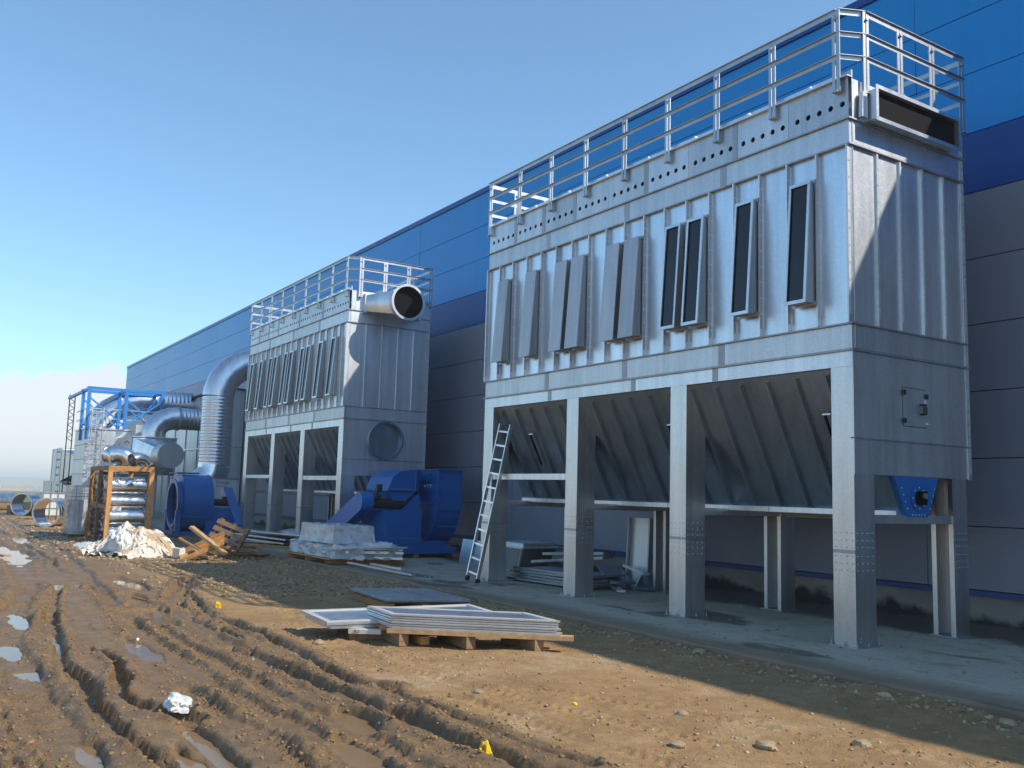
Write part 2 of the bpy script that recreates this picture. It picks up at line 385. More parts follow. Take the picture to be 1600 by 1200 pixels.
def tag(o, label=None, cat=None, group=None, kind=None):
    if label: o['label'] = label
    if cat: o['category'] = cat
    if group: o['group'] = group
    if kind: o['kind'] = kind
    return o
def thing(name, label, cat, loc, group=None):
    o = bpy.data.objects.new(name, None); COL.objects.link(o); o.location = loc; o.empty_display_size = 0.2
    tag(o, label, cat, group); return o
def solo(name, mb, mat, label, cat, loc, group=None, smooth=None, kind=None):   # a thing that is one mesh, built in world coordinates
    o = mb.build(name, mat, None, loc, smooth); o.location = loc; tag(o, label, cat, group, kind); return o
class T:    # a thing whose parts are written in world coordinates
    def __init__(s, name, label, cat, loc, group=None): s.o = thing(name, label, cat, loc, group); s.loc = Vector(loc)
    def part(s, name, mb, mat, parent=None, smooth=None, label=None, kind=None):
        o = mb.build(name, mat, parent or s.o, s.loc, smooth)
        if label: o['label'] = label
        if kind: o['kind'] = kind
        return o
def B(a, b): return MB().box(a, b)
def rep(mesh_ob, offs, parent):     # alike pieces sharing one mesh
    out = []
    for d in offs:
        c = mesh_ob.copy(); COL.objects.link(c); c.parent = parent; c.location = Vector(mesh_ob.location) + Vector(d); out.append(c)
    return out
def lettering(s, size, mat, name, parent, loc, rot, ext=0.002):
    cu = bpy.data.curves.new(name, 'FONT'); cu.body = s; cu.size = size; cu.extrude = ext
    tmp = bpy.data.objects.new(name + '_tmp', cu); COL.objects.link(tmp)
    dg = bpy.context.evaluated_depsgraph_get(); me = bpy.data.meshes.new_from_object(tmp.evaluated_get(dg))
    bpy.data.objects.remove(tmp); bpy.data.curves.remove(cu)
    me.materials.clear(); me.materials.append(M[mat]); me.name = name
    o = bpy.data.objects.new(name, me); COL.objects.link(o); o.parent = parent; o.location = loc; o.rotation_euler = rot
    return o

# ------------------------------------------------------------------ ground
def vnoise(x, y, seed=0):
    xi = np.floor(x).astype(np.int64); yi = np.floor(y).astype(np.int64); xf = x - xi; yf = y - yi
    def h(a, b):
        n = (a * 374761393 + b * 668265263 + seed * 1442695041) & 0x7fffffff
        n = ((n ^ (n >> 13)) * 1274126177) & 0x7fffffff
        return ((n ^ (n >> 16)) & 0xffff) / 65535.0
    u = xf * xf * (3 - 2 * xf); v = yf * yf * (3 - 2 * yf)
    return (h(xi, yi) * (1 - u) + h(xi + 1, yi) * u) * (1 - v) + (h(xi, yi + 1) * (1 - u) + h(xi + 1, yi + 1) * u) * v
def fbm(x, y, o=4, seed=0, g=0.5):
    r = 0; a = 1; t = 0
    for i in range(o):
        r = r + a * vnoise(x * 2 ** i + 17.3 * i, y * 2 ** i - 9.1 * i, seed + i); t += a; a *= g
    return r / t
def sstep(a, b, x):
    t = np.clip((x - a) / (b - a), 0, 1); return t * t * (3 - 2 * t)

# ruts left by heavy tyres: centre line, half width, depth, ridge height, tread
RUTS = [
    ([(-60, 1.5), (-30, 1.7), (-22, 2.0), (-16.5, 1.75), (-14.2, 1.33), (-11.8, 1.03), (-9.6, 0.93), (-8.2, 0.95), (-7.2, 0.99), (-6.3, 1.02), (-4, 1.1)], 0.20, 0.055, 0.05, 1),
    ([(-26, 0.4), (-16, 0.2), (-11, 0.30), (-8, 0.42), (-6, 0.55), (-4, 0.62)], 0.20, 0.05, 0.045, 1),
    ([(-40, 2.6), (-22, 2.7), (-16.4, 2.13), (-14.1, 1.79), (-12.4, 1.56), (-11, 1.50), (-9.7, 1.36), (-8.8, 1.40), (-7.4, 1.36), (-6.9, 1.38), (-6.4, 1.42), (-5.8, 1.50), (-4.2, 1.6)], 0.080, 0.10, 0.055, 0),
    ([(-10.6, 1.72), (-10.1, 1.79), (-9.56, 1.82), (-8.82, 1.70), (-8.2, 1.60), (-7.72, 1.66), (-7.3, 1.78), (-7.0, 1.92)], 0.075, 0.10, 0.05, 0),
    ([(-45, 3.6), (-24, 3.2), (-15, 2.62), (-12.85, 2.47), (-11.46, 2.38), (-9.86, 2.36), (-8.72, 2.37), (-7.7, 2.40), (-6.8, 2.46), (-5.5, 2.52), (-4, 2.6)], 0.13, 0.05, 0.045, 1),
    ([(-12.4, 2.68), (-10.5, 2.64), (-9.6, 2.68), (-8.4, 2.70), (-7.4, 2.74), (-6.2, 2.80), (-4.4, 2.86)], 0.10, 0.05, 0.04, 1),
    ([(-17.5, 4.4), (-15.8, 3.85), (-14.6, 3.48), (-13.5, 3.31), (-12.2, 3.15), (-11, 3.10), (-9.84, 3.08), (-8.85, 3.13), (-7.7, 3.17), (-6.6, 3.30), (-5.7, 3.34), (-4.6, 3.48)], 0.13, 0.085, 0.055, 0),
    ([(-16.6, 4.3), (-15.4, 3.85), (-12.96, 3.47), (-12.0, 3.51), (-11, 3.57), (-10.1, 3.60), (-8.5, 3.50), (-7.8, 3.52), (-7.5, 3.66)], 0.09, 0.07, 0.04, 0),
    ([(-7.6, 3.60), (-6.75, 3.60), (-6.28, 3.66), (-5.64, 3.70), (-4.8, 3.78)], 0.07, 0.045, 0.03, 0),
    ([(-8.2, 2.10), (-7.1, 2.12), (-6.5, 2.18), (-5.3, 2.22), (-4.0, 2.2)], 0.10, 0.05, 0.04, 1),
    ([(-14, 4.9), (-11, 4.1), (-8.6, 4.05), (-6.5, 4.4), (-4.8, 4.9), (-3, 5.6)], 0.11, 0.014, 0.010, 1),
    ([(-13, 5.6), (-11.6, 4.9), (-9, 4.35), (-7, 4.75), (-5.2, 5.5), (-3, 6.4)], 0.11, 0.012, 0.008, 1),
    ([(-6.8, 3.95), (-5.2, 4.15), (-3, 4.5)], 0.10, 0.02, 0.015, 1),
    ([(-30, 1.0), (-20, 1.2), (-14, 0.65), (-10, 0.62), (-7.2, 0.72), (-5, 0.8)], 0.05, 0.04, 0.03, 0),
]
# puddles: centre, radii, water level
PUDDLES = [(-13.15, 2.90, 1.25, 0.27, -0.165), (-18.4, 2.42, 2.1, 0.38, -0.15), (-17.0, 3.30, 1.3, 0.20, -0.14), (-25.0, 2.1, 3.4, 0.42, -0.14),
           (-9.65, 1.06, 0.45, 0.12, -0.15), (-11.6, 1.47, 0.75, 0.07, -0.18), (-13.1, 1.30, 0.6, 0.10, -0.14), (-6.35, 1.80, 0.62, 0.12, -0.15),
           (-6.05, 1.62, 0.5, 0.07, -0.15), (-10.4, 2.17, 0.9, 0.11, -0.13), (-10.8, 1.02, 0.5, 0.10, -0.15), (-6.55, 2.96, 0.5, 0.13, -0.14),
           (-5.75, 2.64, 0.55, 0.10, -0.14), (-6.6, 1.13, 0.35, 0.10, -0.15), (-14.9, 3.05, 0.5, 0.14, -0.14), (-30.5, 2.9, 2.2, 0.3, -0.14), (-11.0, 3.3, 0.5, 0.06, -0.15)]

def seg_dist(px, py, line):
    best = np.full(px.shape, 1e9); arc = np.zeros(px.shape); s0 = 0
    for (ax, ay), (bx, by) in zip(line[:-1], line[1:]):
        dx, dy = bx - ax, by - ay; L = math.hypot(dx, dy)
        t = np.clip(((px - ax) * dx + (py - ay) * dy) / (L * L), 0, 1)
        d = np.hypot(px - ax - t * dx, py - ay - t * dy); m = d < best
        best = np.where(m, d, best); arc = np.where(m, s0 + t * L, arc); s0 += L
    return best, arc

def ground_height(x, y):
    shp = x.shape; x = x.ravel().astype(float); y = y.ravel().astype(float)
    h = -0.10 + 0.05 * (fbm(x * 0.5, y * 0.5, 3, 3) - 0.5) + 0.028 * (fbm(x * 2.1, y * 2.1, 3, 11) - 0.5)
    wet = np.zeros_like(h); rough = np.full(h.shape, 0.22)
    near = np.flatnonzero((x > -62) & (x < -2) & (y > -1) & (y < 6.9))
    nx, ny = x[near], y[near]; dh = np.zeros(nx.shape); nw = np.zeros(nx.shape); nr = np.zeros(nx.shape)
    wob = (fbm(nx * 1.7, ny * 1.7, 3, 21) - 0.5) * 0.14 + (fbm(nx * 9, ny * 9, 3, 22) - 0.5) * 0.05
    clump = fbm(nx * 2.3, ny * 2.3, 4, 31, 0.6); crumb = fbm(nx * 14, ny * 14, 4, 33, 0.62)
    for line, hw, dep, rid, tread in RUTS:
        d, s = seg_dist(nx, ny, line); d = np.abs(d + wob)
        inside = 1 - sstep(hw * 0.72, hw * 1.02, d)
        ridge = np.exp(-((d - hw * 1.38) / (hw * 0.22 + 0.026)) ** 2)
        on = np.clip(clump * 3.0 - 0.85, 0.0, 1.25)
        dh += -dep * inside * (0.55 + 0.7 * clump) + 0.8 * rid * ridge * on * (0.25 + 1.3 * crumb)
        if tread:
            lug = np.clip(np.sin(2 * math.pi * (s / 0.105 + d * 5.0)) * 3, -1, 1)
            tm = inside * np.clip(clump * 4 - 1.4, 0, 1)
            dh += tm * (0.010 * lug)
            for q in (0.30, 0.62, 0.9): dh += 0.016 * np.exp(-((d - hw * q) / 0.013) ** 2) * tm * (0.2 + 1.4 * crumb)
        if dep > 0.03: nw = np.maximum(nw, 1 - sstep(hw * 1.2, hw * 3.4, d))
        else: nw = np.maximum(nw, 0.25 * inside); nr = np.maximum(nr, ridge * on * 0.9 + 0.12 * inside)
    # thin trails of crumbs thrown up along the wheel direction
    yy = ny + 0.10 * (nx + 9) * 0.12 + (fbm(nx * 0.8, ny * 0.8, 3, 24) - 0.5) * 0.25
    trail = np.exp(-((np.abs(((yy / 0.19) % 1.0) - 0.5)) / 0.16) ** 2) * np.clip(fbm(nx * 0.9, ny * 3.0, 3, 27) * 4 - 2.0, 0, 1) * (ny > 0.4) * (1 - sstep(3.3, 3.9, ny))
    dh += trail * 0.028 * np.clip(crumb * 2.4 - 0.7, 0, 1.4); nr = np.maximum(nr, trail * 0.4)
    zone = (1 - sstep(2.9, 4.3, ny + 0.04 * np.clip(nx + 8, -20, 0))) * sstep(-1, 0, ny)
    nw = np.maximum(nw, zone * 0.72); nr = np.maximum(nr, zone * 0.16)
    h[near] += dh; wet[near] = nw; rough[near] = np.maximum(rough[near], nr)
    h += rough * (0.050 * (fbm(x * 9, y * 9, 4, 41, 0.62) - 0.5) + 0.034 * (fbm(x * 27, y * 27, 3, 51, 0.65) - 0.5))
    for cx, cy, rx, ry, lv in PUDDLES:
        k = np.flatnonzero((np.abs(x - cx) < rx * 2.2) & (np.abs(y - cy) < ry * 2.2))
        if len(k) == 0: continue
        q = np.hypot((x[k] - cx) / rx, (y[k] - cy) / ry) + (fbm(x[k] * 3.3, y[k] * 5, 3, 61) - 0.5) * 0.9
        m = 1 - sstep(0.75, 1.15, q)
        hk = h[k] * (1 - m) + (lv - 0.035) * m
        ringm = (q > 1.12)
        hk = np.where(ringm, np.maximum(hk, lv + 0.006), hk); h[k] = hk; wet[k] = np.maximum(wet[k], 1 - sstep(1.0, 1.7, q))
    # soil banked irregularly against the slab edge, and a mound of gravel further left
    h += 0.07 * np.exp(-((y - 7.55) / 0.28) ** 2) * (x < 20) * (x > -60) * (0.2 + fbm(x * 1.9, y * 1.9, 3, 71))
    h = np.where((y > 7.45) & (y < 60) & (x > -63) & (x < 40), np.minimum(h, -0.025), h)
    far = np.hypot(x, y) > 110
    h = np.where(far, -0.1 - 0.0105 * np.clip(-x - 95, 0, 1400), h)
    return h.reshape(shp), wet.reshape(shp)

def axis(lo, hi, step, outlo, outhi, g):
    a = list(np.arange(lo, hi + step / 2, step))
    s = step; p = lo
    while p > outlo: s *= g; p -= s; a.insert(0, p)
    s = step; p = a[-1]
    while p < outhi: s *= g; p += s; a.append(p)
    return np.array(a)
gx = axis(-15.0, -3.2, 0.021, -5200, 900, 1.025); gy = axis(0.3, 6.9, 0.019, -3500, 3500, 1.045)
GX, GY = np.meshgrid(gx, gy, indexing='ij')
GZ, GW = ground_height(GX, GY)
def grid_mesh(name, X, Y, Z, mat):
    nx_, ny_ = X.shape; me = bpy.data.meshes.new(name)
    co = np.stack([X, Y, Z], -1).reshape(-1, 3).astype(np.float32)
    i = np.arange(nx_ * ny_).reshape(nx_, ny_)
    q = np.stack([i[:-1, :-1], i[1:, :-1], i[1:, 1:], i[:-1, 1:]], -1).reshape(-1, 4).astype(np.int32)
    me.vertices.add(len(co)); me.vertices.foreach_set('co', co.ravel())
    me.loops.add(q.size); me.loops.foreach_set('vertex_index', q.ravel())
    me.polygons.add(len(q)); me.polygons.foreach_set('loop_start', np.arange(0, q.size, 4, dtype=np.int32))
    me.polygons.foreach_set('use_smooth', np.ones(len(q), bool))
    me.update(calc_edges=True); me.materials.append(M[mat])
    o = bpy.data.objects.new(name, me); COL.objects.link(o); return o
g = grid_mesh('ground', GX, GY, GZ, 'ground'); g['kind'] = 'structure'
at = g.data.attributes.new('wet', 'FLOAT', 'POINT'); at.data.foreach_set('value', GW.ravel().astype(np.float32))
def gz(x, y): return float(ground_height(np.array([x]), np.array([y]))[0][0])

for ip, (cx, cy, rx, ry, lv) in enumerate(PUDDLES):
    lv = lv - 0.0007 * ip
    vs = [(0, 0, 0)] + [(rx * 1.95 * math.cos(k * math.pi / 16), ry * 1.95 * math.sin(k * math.pi / 16), 0) for k in range(32)]
    m = MB().add(vs, [(0, 1 + k, 1 + (k + 1) % 32) for k in range(32)])
    o = m.build('puddle', 'water'); o.location = (cx, cy, lv); o['kind'] = 'structure'

# gravel and clods: loose stuff nobody could count
def stones(name, pts, mat, flat=0.6, label=None):
    rng = np.random.default_rng(5)
    base = np.array([(0, 0, -1), (.72, -.53, -.45), (-.28, -.85, -.45), (-.89, 0, -.45), (-.28, .85, -.45), (.72, .53, -.45), (.28, -.85, .45), (-.72, -.53, .45), (-.72, .53, .45), (.28, .85, .45), (.89, 0, .45), (0, 0, 1)])
    fc = np.array([(0,1,2),(1,0,5),(0,2,3),(0,3,4),(0,4,5),(1,5,10),(2,1,6),(3,2,7),(4,3,8),(5,4,9),(1,10,6),(2,6,7),(3,7,8),(4,8,9),(5,9,10),(6,10,11),(7,6,11),(8,7,11),(9,8,11),(10,9,11)])
    n = len(pts); P = np.array(pts)
    v = base[None] * (1 + rng.uniform(-.3, .3, (n, 12, 1)))
    ang = rng.uniform(0, 6.28, n); c, s = np.cos(ang), np.sin(ang)
    v = v * np.stack([rng.uniform(.7, 1.4, n), rng.uniform(.6, 1.0, n), rng.uniform(flat * .6, flat * 1.2, n)], -1)[:, None]
    v = np.stack([v[..., 0] * c[:, None] - v[..., 1] * s[:, None], v[..., 0] * s[:, None] + v[..., 1] * c[:, None], v[..., 2]], -1)
    v = v * P[:, 3][:, None, None] + P[:, None, :3]
    f = (fc[None] + (np.arange(n) * 12)[:, None, None]).reshape(-1, 3).astype(np.int32)
    me = bpy.data.meshes.new(name); co = v.reshape(-1, 3).astype(np.float32)
    me.vertices.add(len(co)); me.vertices.foreach_set('co', co.ravel())
    me.loops.add(f.size); me.loops.foreach_set('vertex_index', f.ravel())
    me.polygons.add(len(f)); me.polygons.foreach_set('loop_start', np.arange(0, f.size, 3, dtype=np.int32))
    me.update(calc_edges=True); me.materials.append(M[mat])
    t = me.attributes.new('tint', 'FLOAT', 'POINT'); t.data.foreach_set('value', np.repeat(rng.uniform(0, 1, n), 12).astype(np.float32))
    o = bpy.data.objects.new(name, me); COL.objects.link(o); o['kind'] = 'stuff'; return o
rng = np.random.default_rng(2)
def scatter(n, xr, yr, smin, smax, keep=None, power=3.0):
    x = rng.uniform(*xr, n); y = rng.uniform(*yr, n)
    if keep is not None:
        k = keep(x, y) > rng.uniform(0, 1, n); x, y = x[k], y[k]
    s = smin + (smax - smin) * rng.uniform(0, 1, len(x)) ** power
    z, w = ground_height(x, y); return np.stack([x, y, z + s * 0.15, s], -1)
dryk = lambda x, y: np.clip((y - 3.0) / 1.4, 0.02, 1) * np.clip(fbm(x * 0.9, y * 0.9, 3, 81) * 3 - 0.9, 0.05, 1)
p1 = scatter(14000, (-15, -3.2), (2.5, 7.3), 0.003, 0.021, dryk, 5.5)
p2 = scatter(5000, (-26, -14), (3.2, 7.4), 0.010, 0.050, lambda x, y: np.clip((y - 3.4) / 1.5, 0, 1), 3)
p3 = scatter(3500, (-46, -22), (1.5, 6.8), 0.015, 0.07, lambda x, y: np.clip((y - 1.5) / 3, 0.1, 1), 3)
p4 = scatter(2600, (-22, -3.2), (7.15, 7.52), 0.008, 0.035, None, 3)
p7 = scatter(1500, (-26, -3.2), (7.6, 11.8), 0.004, 0.022, lambda x, y: np.clip(1.4 - (y - 7.5) * .35, .15, 1), 4); p7[:, 2] = p7[:, 3] * .15
stones('gravel', np.concatenate([p1, p2, p3, p4, p7]), 'stone')
def ridge_keep(x, y):
    k = np.zeros(x.shape)
    for line, hw, dep, rid, tr in RUTS:
        d, s = seg_dist(x, y, line); k = np.maximum(k, np.exp(-((np.abs(d) - hw * 1.6) / (hw * 0.7)) ** 2))
    return k * 0.9
p5 = scatter(24000, (-17, -3.2), (0.3, 4.0), 0.003, 0.022, ridge_keep, 3.6)
p6 = scatter(2000, (-17, -3.2), (0.3, 4.0), 0.003, 0.012, None, 3)
stones('mud_clods', np.concatenate([p5, p6]), 'clod', 0.7)

# ------------------------------------------------------------------ concrete slab
def slab():
    xs = np.arange(-64, 34.01, 0.12); v = []; f = []
    e = 7.52 + 0.10 * (fbm(xs * 0.7, xs * 0, 4, 91) - 0.5) + 0.05 * (fbm(xs * 5, xs * 0, 3, 95) - 0.5) - 0.25 * np.clip((-xs - 17) / 14, 0, 1)
    r = 0.012 + 0.03 * fbm(xs * 3, xs * 0 + 3, 3, 97)
    for x, y, q in zip(xs, e, r): v += [(x, y - 0.01, -0.4), (x, y, -q), (x, y + q, -0.002), (x, y + 0.25, 0), (x, 12.75, 0)]
    n = len(xs)
    for i in range(n - 1):
        for j in range(4): f.append((i * 5 + j, (i + 1) * 5 + j, (i + 1) * 5 + j + 1, i * 5 + j + 1))
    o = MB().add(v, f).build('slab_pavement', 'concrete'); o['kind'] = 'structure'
slab()

# ------------------------------------------------------------------ factory building
bt = thing('factory_building', 'very long factory hall clad in blue and grey panels behind the dust filters', 'building', (-20, 12.6, 0))
XL, XR, YW = -71.1, 26.0, 12.6
def bpart(name, mb, mat, **k):
    o = mb.build(name, mat, bt, (-20, 12.6, 0)); return tag(o, **k)
bpart('wall_core', B((XL + 0.02, YW + 0.10, 0.36), (XR, 46, 9.76)), 'gasket')
bpart('plinth', B((XL + 0.01, YW + 0.05, -0.3), (XR, 46.1, 0.365)), 'plinth')
bpart('base_flashing', MB().box((XL, YW - 0.035, 0.368), (XR, YW + 0.02, 0.44)), 'trim_blue')
bpart('roof_flashing', MB().box((XL - 0.02, YW - 0.03, 9.78), (XR, 46.2, 9.92)), 'clad_navy')
rows = [0.445, 1.32, 2.27, 3.22, 4.18, 5.14, 6.12, 7.02, 7.93, 8.85, 9.775]
cols = [XL, -64.2] + [-58.6 + 5.6 * k for k in range(15)] + [XR]
for j in range(10):
    mt = 'clad_navy' if j == 6 else ('clad_blue' if j > 6 else 'clad_grey')
    for i in range(len(cols) - 1):
        w = cols[i + 1] - cols[i]; hh = rows[j + 1] - rows[j]
        o = MB().box((0.006, 0, 0.007), (w - 0.006, 0.09, hh - 0.007)).build('cladding_panel', mt, bt)
        o.location = (cols[i] + 20, 0, rows[j]); o.rotation_euler = (random.uniform(-.006, .006), 0, random.uniform(-.0009, .0009))
# down pipes and fittings on the wall between the ribbed duct and the far filter
for dx in (0, 0.55):
    m = MB().cyl((-37.6 + dx, 12.42, 1.9), (-37.6 + dx, 12.42, 6.6), 0.06, 10)
    for z in (2.6, 4.4, 6.2): m.box((-37.7 + dx, 12.4, z), (-37.5 + dx, 12.6, z + 0.05))
    bpart('conduit', m, 'galv_dull')
m = MB().box((-37.85, 12.3, 6.6), (-36.8, 12.58, 6.75)); bpart('conduit_box', m, 'galv_dull')

# ------------------------------------------------------------------ dust filter units
XB = [-8.1 + 0.45 * k for k in range(19)]      # rib positions along the long face
WIN = [1, 3, 5, 6, 8, 9, 11, 12, 14, 16]        # bays that carry a relief box
def channel(x0, x1, y0, y1, z0, z1, t=0.012, lip=0.05, face=-1):
    """folded C-section leg, web towards face*Y, lips turned in at the open side"""
    m = MB()
    w, o = (y0, y1) if face < 0 else (y1, y0); s = 1 if face < 0 else -1
    m.box((x0, w, z0), (x1, w + s * t, z1))
    m.box((x0, w + s * t, z0), (x0 + t, o, z1)); m.box((x1 - t, w + s * t, z0), (x1, o, z1))
    m.box((x0 + t, o - s * t, z0), (x0 + t + lip, o, z1)); m.box((x1 - t - lip, o - s * t, z0), (x1 - t, o, z1))
    return m

def make_unit(loc, label, second):
    u = thing('dust_filter', label, 'dust filter', loc, None)
    def P(name, mb, mat, parent=None, smooth=None, label=None, kind=None):
        o = mb.build(name, mat, parent or u, (0, 0, 0), smooth)
        if label: o['label'] = label
        if kind: o['kind'] = kind
        return o
    Lx, D = -8.1, 2.32
    # legs
    for k, (x0, x1) in enumerate([(-0.30, -0.004), (-3.03, -2.71), (-5.50, -5.19), (-8.1, -7.79)]):
        lg = P('leg', channel(x0, x1, 0.0, 0.36, 0.012, 3.16, face=-1), 'galv_leg')
        r = MB()
        for zz in (0.84, 0.92, 1.0, 1.10, 1.18, 1.26):
            for q in range(4):
                r.dome((x0 + 0.035 + (x1 - x0 - 0.07) * q / 3, -0.001, zz), (0, -1, 0), 0.010)
                r.dome((x1 + 0.001, 0.04 + 0.27 * q / 3, zz), (1, 0, 0), 0.0105)
        for zz in (0.06, 0.1): r.dome((x1 + 0.001, 0.08, zz), (1, 0, 0), 0.009); r.dome((x1 - 0.06, -0.001, zz + .05), (0, -1, 0), 0.009)
        P('rivets', r, 'bolt', lg, kind='stuff')
        P('splice', MB().box((x0 + 0.002, -0.003, 1.03), (x1 + 0.003, 0, 1.07)).box((x1, 0, 1.03), (x1 + 0.003, 0.34, 1.07)), 'galv_dull', lg)
        P('foot_plate', B((x0 - 0.04, -0.04, -0.01), (x1 + 0.04, 0.40, 0.012)), 'galv_dull', lg)
        q = MB()
        for bx_, by_ in ((x0 - .022, -.022), (x1 + .022, -.022), (x1 + .022, .18), (x1 + .022, .37), ((x0 + x1) / 2, -.022)): q.sweep([(bx_, by_, 0.012), (bx_, by_, 0.035)], 0.013, 6, False, True).sweep([(bx_, by_, 0.035), (bx_, by_, 0.06)], 0.006, 6, False, True)
        P('anchor_bolts', q, 'galv_dull', lg, kind='stuff')
        rl = P('leg', channel(x0 + 0.0, x1, 1.90, 2.20, 0.012, 3.3 if k else 1.95, face=1), 'galv_leg')
        r = MB()
        for zz in (0.84, 0.92, 1.0, 1.10, 1.18, 1.26):
            for q in range(4): r.dome((x1 + 0.001, 1.93 + 0.24 * q / 3, zz), (1, 0, 0), 0.0105)
        P('rivets', r, 'bolt', rl, kind='stuff')
        P('foot_plate', B((x0 - 0.04, 1.86, -0.01), (x1 + 0.04, 2.24, 0.012)), 'galv_dull', rl)
        # cross member between the front and rear leg
        P('cross_member', MB().box((x1 - 0.09, 0.362, 1.37), (x1 - 0.012, 1.898, 1.47)), 'galv_leg')
    # horizontal members along the front
    if second:
        P('tie_beam', B((-7.788, 0.02, 1.84), (-5.502, 0.1, 1.94)), 'galv')
        P('tie_beam', B((-2.708, 0.02, 1.80), (-0.302, 0.1, 1.91)), 'galv')
    else:
        P('tie_beam', B((-7.788, 0.02, 1.84), (-5.502, 0.1, 1.94)), 'galv')
    P('tie_beam', B((-7.788, 2.0, 1.36), (-0.302, 2.08, 1.48)), 'galv_dull')
    # head beam in four lengths
    for a, b in ((Lx, -6.0), (-6.0, -3.84), (-3.84, -2.16), (-2.16, 0)):
        P('head_beam', B((a + 0.002, -0.004, 3.161), (b - 0.002, 0.06, 3.335)), 'galv')
    for sx in (-6.0, -3.84, -2.16): P('splice_plate', B((sx - 0.05, -0.008, 3.165), (sx + 0.05, -0.0045, 3.33)), 'galv_dull')
    # long bands
    def band(z0, z1, seams, y=0.0):
        e = [Lx] + seams + [0]
        for a, b in zip(e[:-1], e[1:]):
            P('band_plate', B((a + 0.002, y, z0), (b - 0.002, y + 0.05, z1)), 'galv_band')
        for sx in seams: P('splice_plate', B((sx - 0.055, y - 0.004, z0 + 0.003), (sx + 0.055, y - 0.0005, z1 - 0.003)), 'galv_dull')
    band(3.365, 3.645, [-6.1, -4.05, -2.05])
    band(5.815, 6.105, [-6.15, -4.05, -2.02])
    for z0 in (3.337, 3.647, 5.793, 6.107):
        P('edge_lip', B((Lx - 0.03, -0.035, z0), (0.03, 0.06, z0 + 0.018 if z0 != 3.337 else z0 + 0.026)), 'galv_dull')
    r = MB()
    rr_ = random.Random(3 + second)
    for z in (3.45, 3.58, 5.88, 6.03):
        for k in range(22): r.dome((-0.15 - k * 0.37, -0.001, z), (0, -1, 0), 0.007)
    P('rivets', r, 'bolt', kind='stuff')
    # panels, ribs, bolt rows
    for k in range(18):
        P('wall_panel', B((XB[k] + 0.012, 0.022, 3.667), (XB[k + 1] - 0.012, 0.05, 5.791)), 'galv_panel')
    for k in range(19):
        x = XB[k]; e = 0.0
        if k == 0: x += 0.012
        if k == 18: x -= 0.012
        rb = P('rib', MB().box((x - 0.011, -0.048, 3.667), (x + 0.011, 0.055, 5.791)), 'galv')
        q = MB()
        for z in np.arange(3.76, 5.76, 0.205):
            q.box((x + 0.0112, -0.044, z), (x + 0.0125, 0.0, z + 0.185)); q.dome((x + 0.0125, -0.022, z + 0.19), (1, 0, 0), 0.009)
        P('bolt_strip', q, 'zinc_matte', rb, kind='stuff')
    # relief boxes: narrow boxes leaning out at the foot
    for j, k in enumerate(WIN):
        cx = (XB[k] + XB[k + 1]) / 2 + 0.045
        covered = (not second) and j < 6
        w = 0.150 if covered else 0.148
        zb, zt = 3.96, 5.45
        pb, pt = 0.22, 0.115
        def fr(x, z, d=0.0):    # point on the leaning front face
            t = (z - zb) / (zt - zb); return (x, -(pb + (pt - pb) * t) - d, z)
        body = MB()
        for s in (-1, 1):       # side cheeks
            x0, x1 = cx + s * (w - 0.012), cx + s * w
            a, b = min(x0, x1), max(x0, x1)
            body.hexa([(a, fr(a, zb)[1], zb), (b, fr(b, zb)[1], zb), (b, -0.03, zb), (a, -0.03, zb), (a, fr(a, zt)[1], zt), (b, fr(b, zt)[1], zt), (b, -0.03, zt), (a, -0.03, zt)])
        body.hexa([(cx - w + .012, -pb, zb), (cx + w - .012, -pb, zb), (cx + w - .012, -0.03, zb), (cx - w + .012, -0.03, zb), (cx - w + .012, fr(0, zb + .012)[1], zb + .012), (cx + w - .012, fr(0, zb + .012)[1], zb + .012), (cx + w - .012, -0.03, zb + .012), (cx - w + .012, -0.03, zb + .012)])
        body.hexa([(cx - w + .012, fr(0, zt - .012)[1], zt - .012), (cx + w - .012, fr(0, zt - .012)[1], zt - .012), (cx + w - .012, -0.03, zt - .012), (cx - w + .012, -0.03, zt - .012), (cx - w + .012, -pt, zt), (cx + w - .012, -pt, zt), (cx + w - .012, -0.03, zt), (cx - w + .012, -0.03, zt)])
        # back flange bolted on to the wall
        body.box((cx - w - 0.035, -0.062, zb - 0.03), (cx + w + 0.035, -0.05, zb + 0.02)); body.box((cx - w - 0.035, -0.062, zt - 0.02), (cx + w + 0.035, -0.05, zt + 0.03))
        bx = P('relief_box', body, 'galv_dull', label='relief box closed by a dull grey cover' if covered else 'relief box with a dark open pane')
        n = Vector((0, -(zt - zb), -(pb - pt))).normalized() * -1
        n = Vector((0, -math.cos(math.atan2(pb - pt, zt - zb)), -math.sin(math.atan2(pb - pt, zt - zb)) * -1 * 0 - 0.0))
        def plate(x0, x1, z0, z1, d0, d1):
            q = []
            for z in (z0, z1):
                q += [fr(x0, z, d1), fr(x1, z, d1), fr(x1, z, d0), fr(x0, z, d0)]
            return MB().hexa(q)
        if covered:
            P('cover', plate(cx - w - 0.016, cx + w + 0.016, zb - 0.016, zt + 0.016, 0.001, 0.016), 'galv_cover', bx)
            q = MB()
            for i in range(13):
                z = zb + 0.03 + i * (zt - zb - 0.06) / 12
                for s in (-1, 1): q.dome(fr(cx + s * (w - 0.004), z, 0.0165), (0, -1, 0), 0.008)
            P('rivets', q, 'bolt', bx, kind='stuff')
        else:
            f = MB()
            for s in (-1, 1):
                a, b = sorted((cx + s * (w + 0.010), cx + s * (w - 0.024)))
                f.v, f.f = f.v, f.f; pl = plate(a, b, zb - 0.014, zt + 0.014, 0.001, 0.014); f.add(pl.v, pl.f)
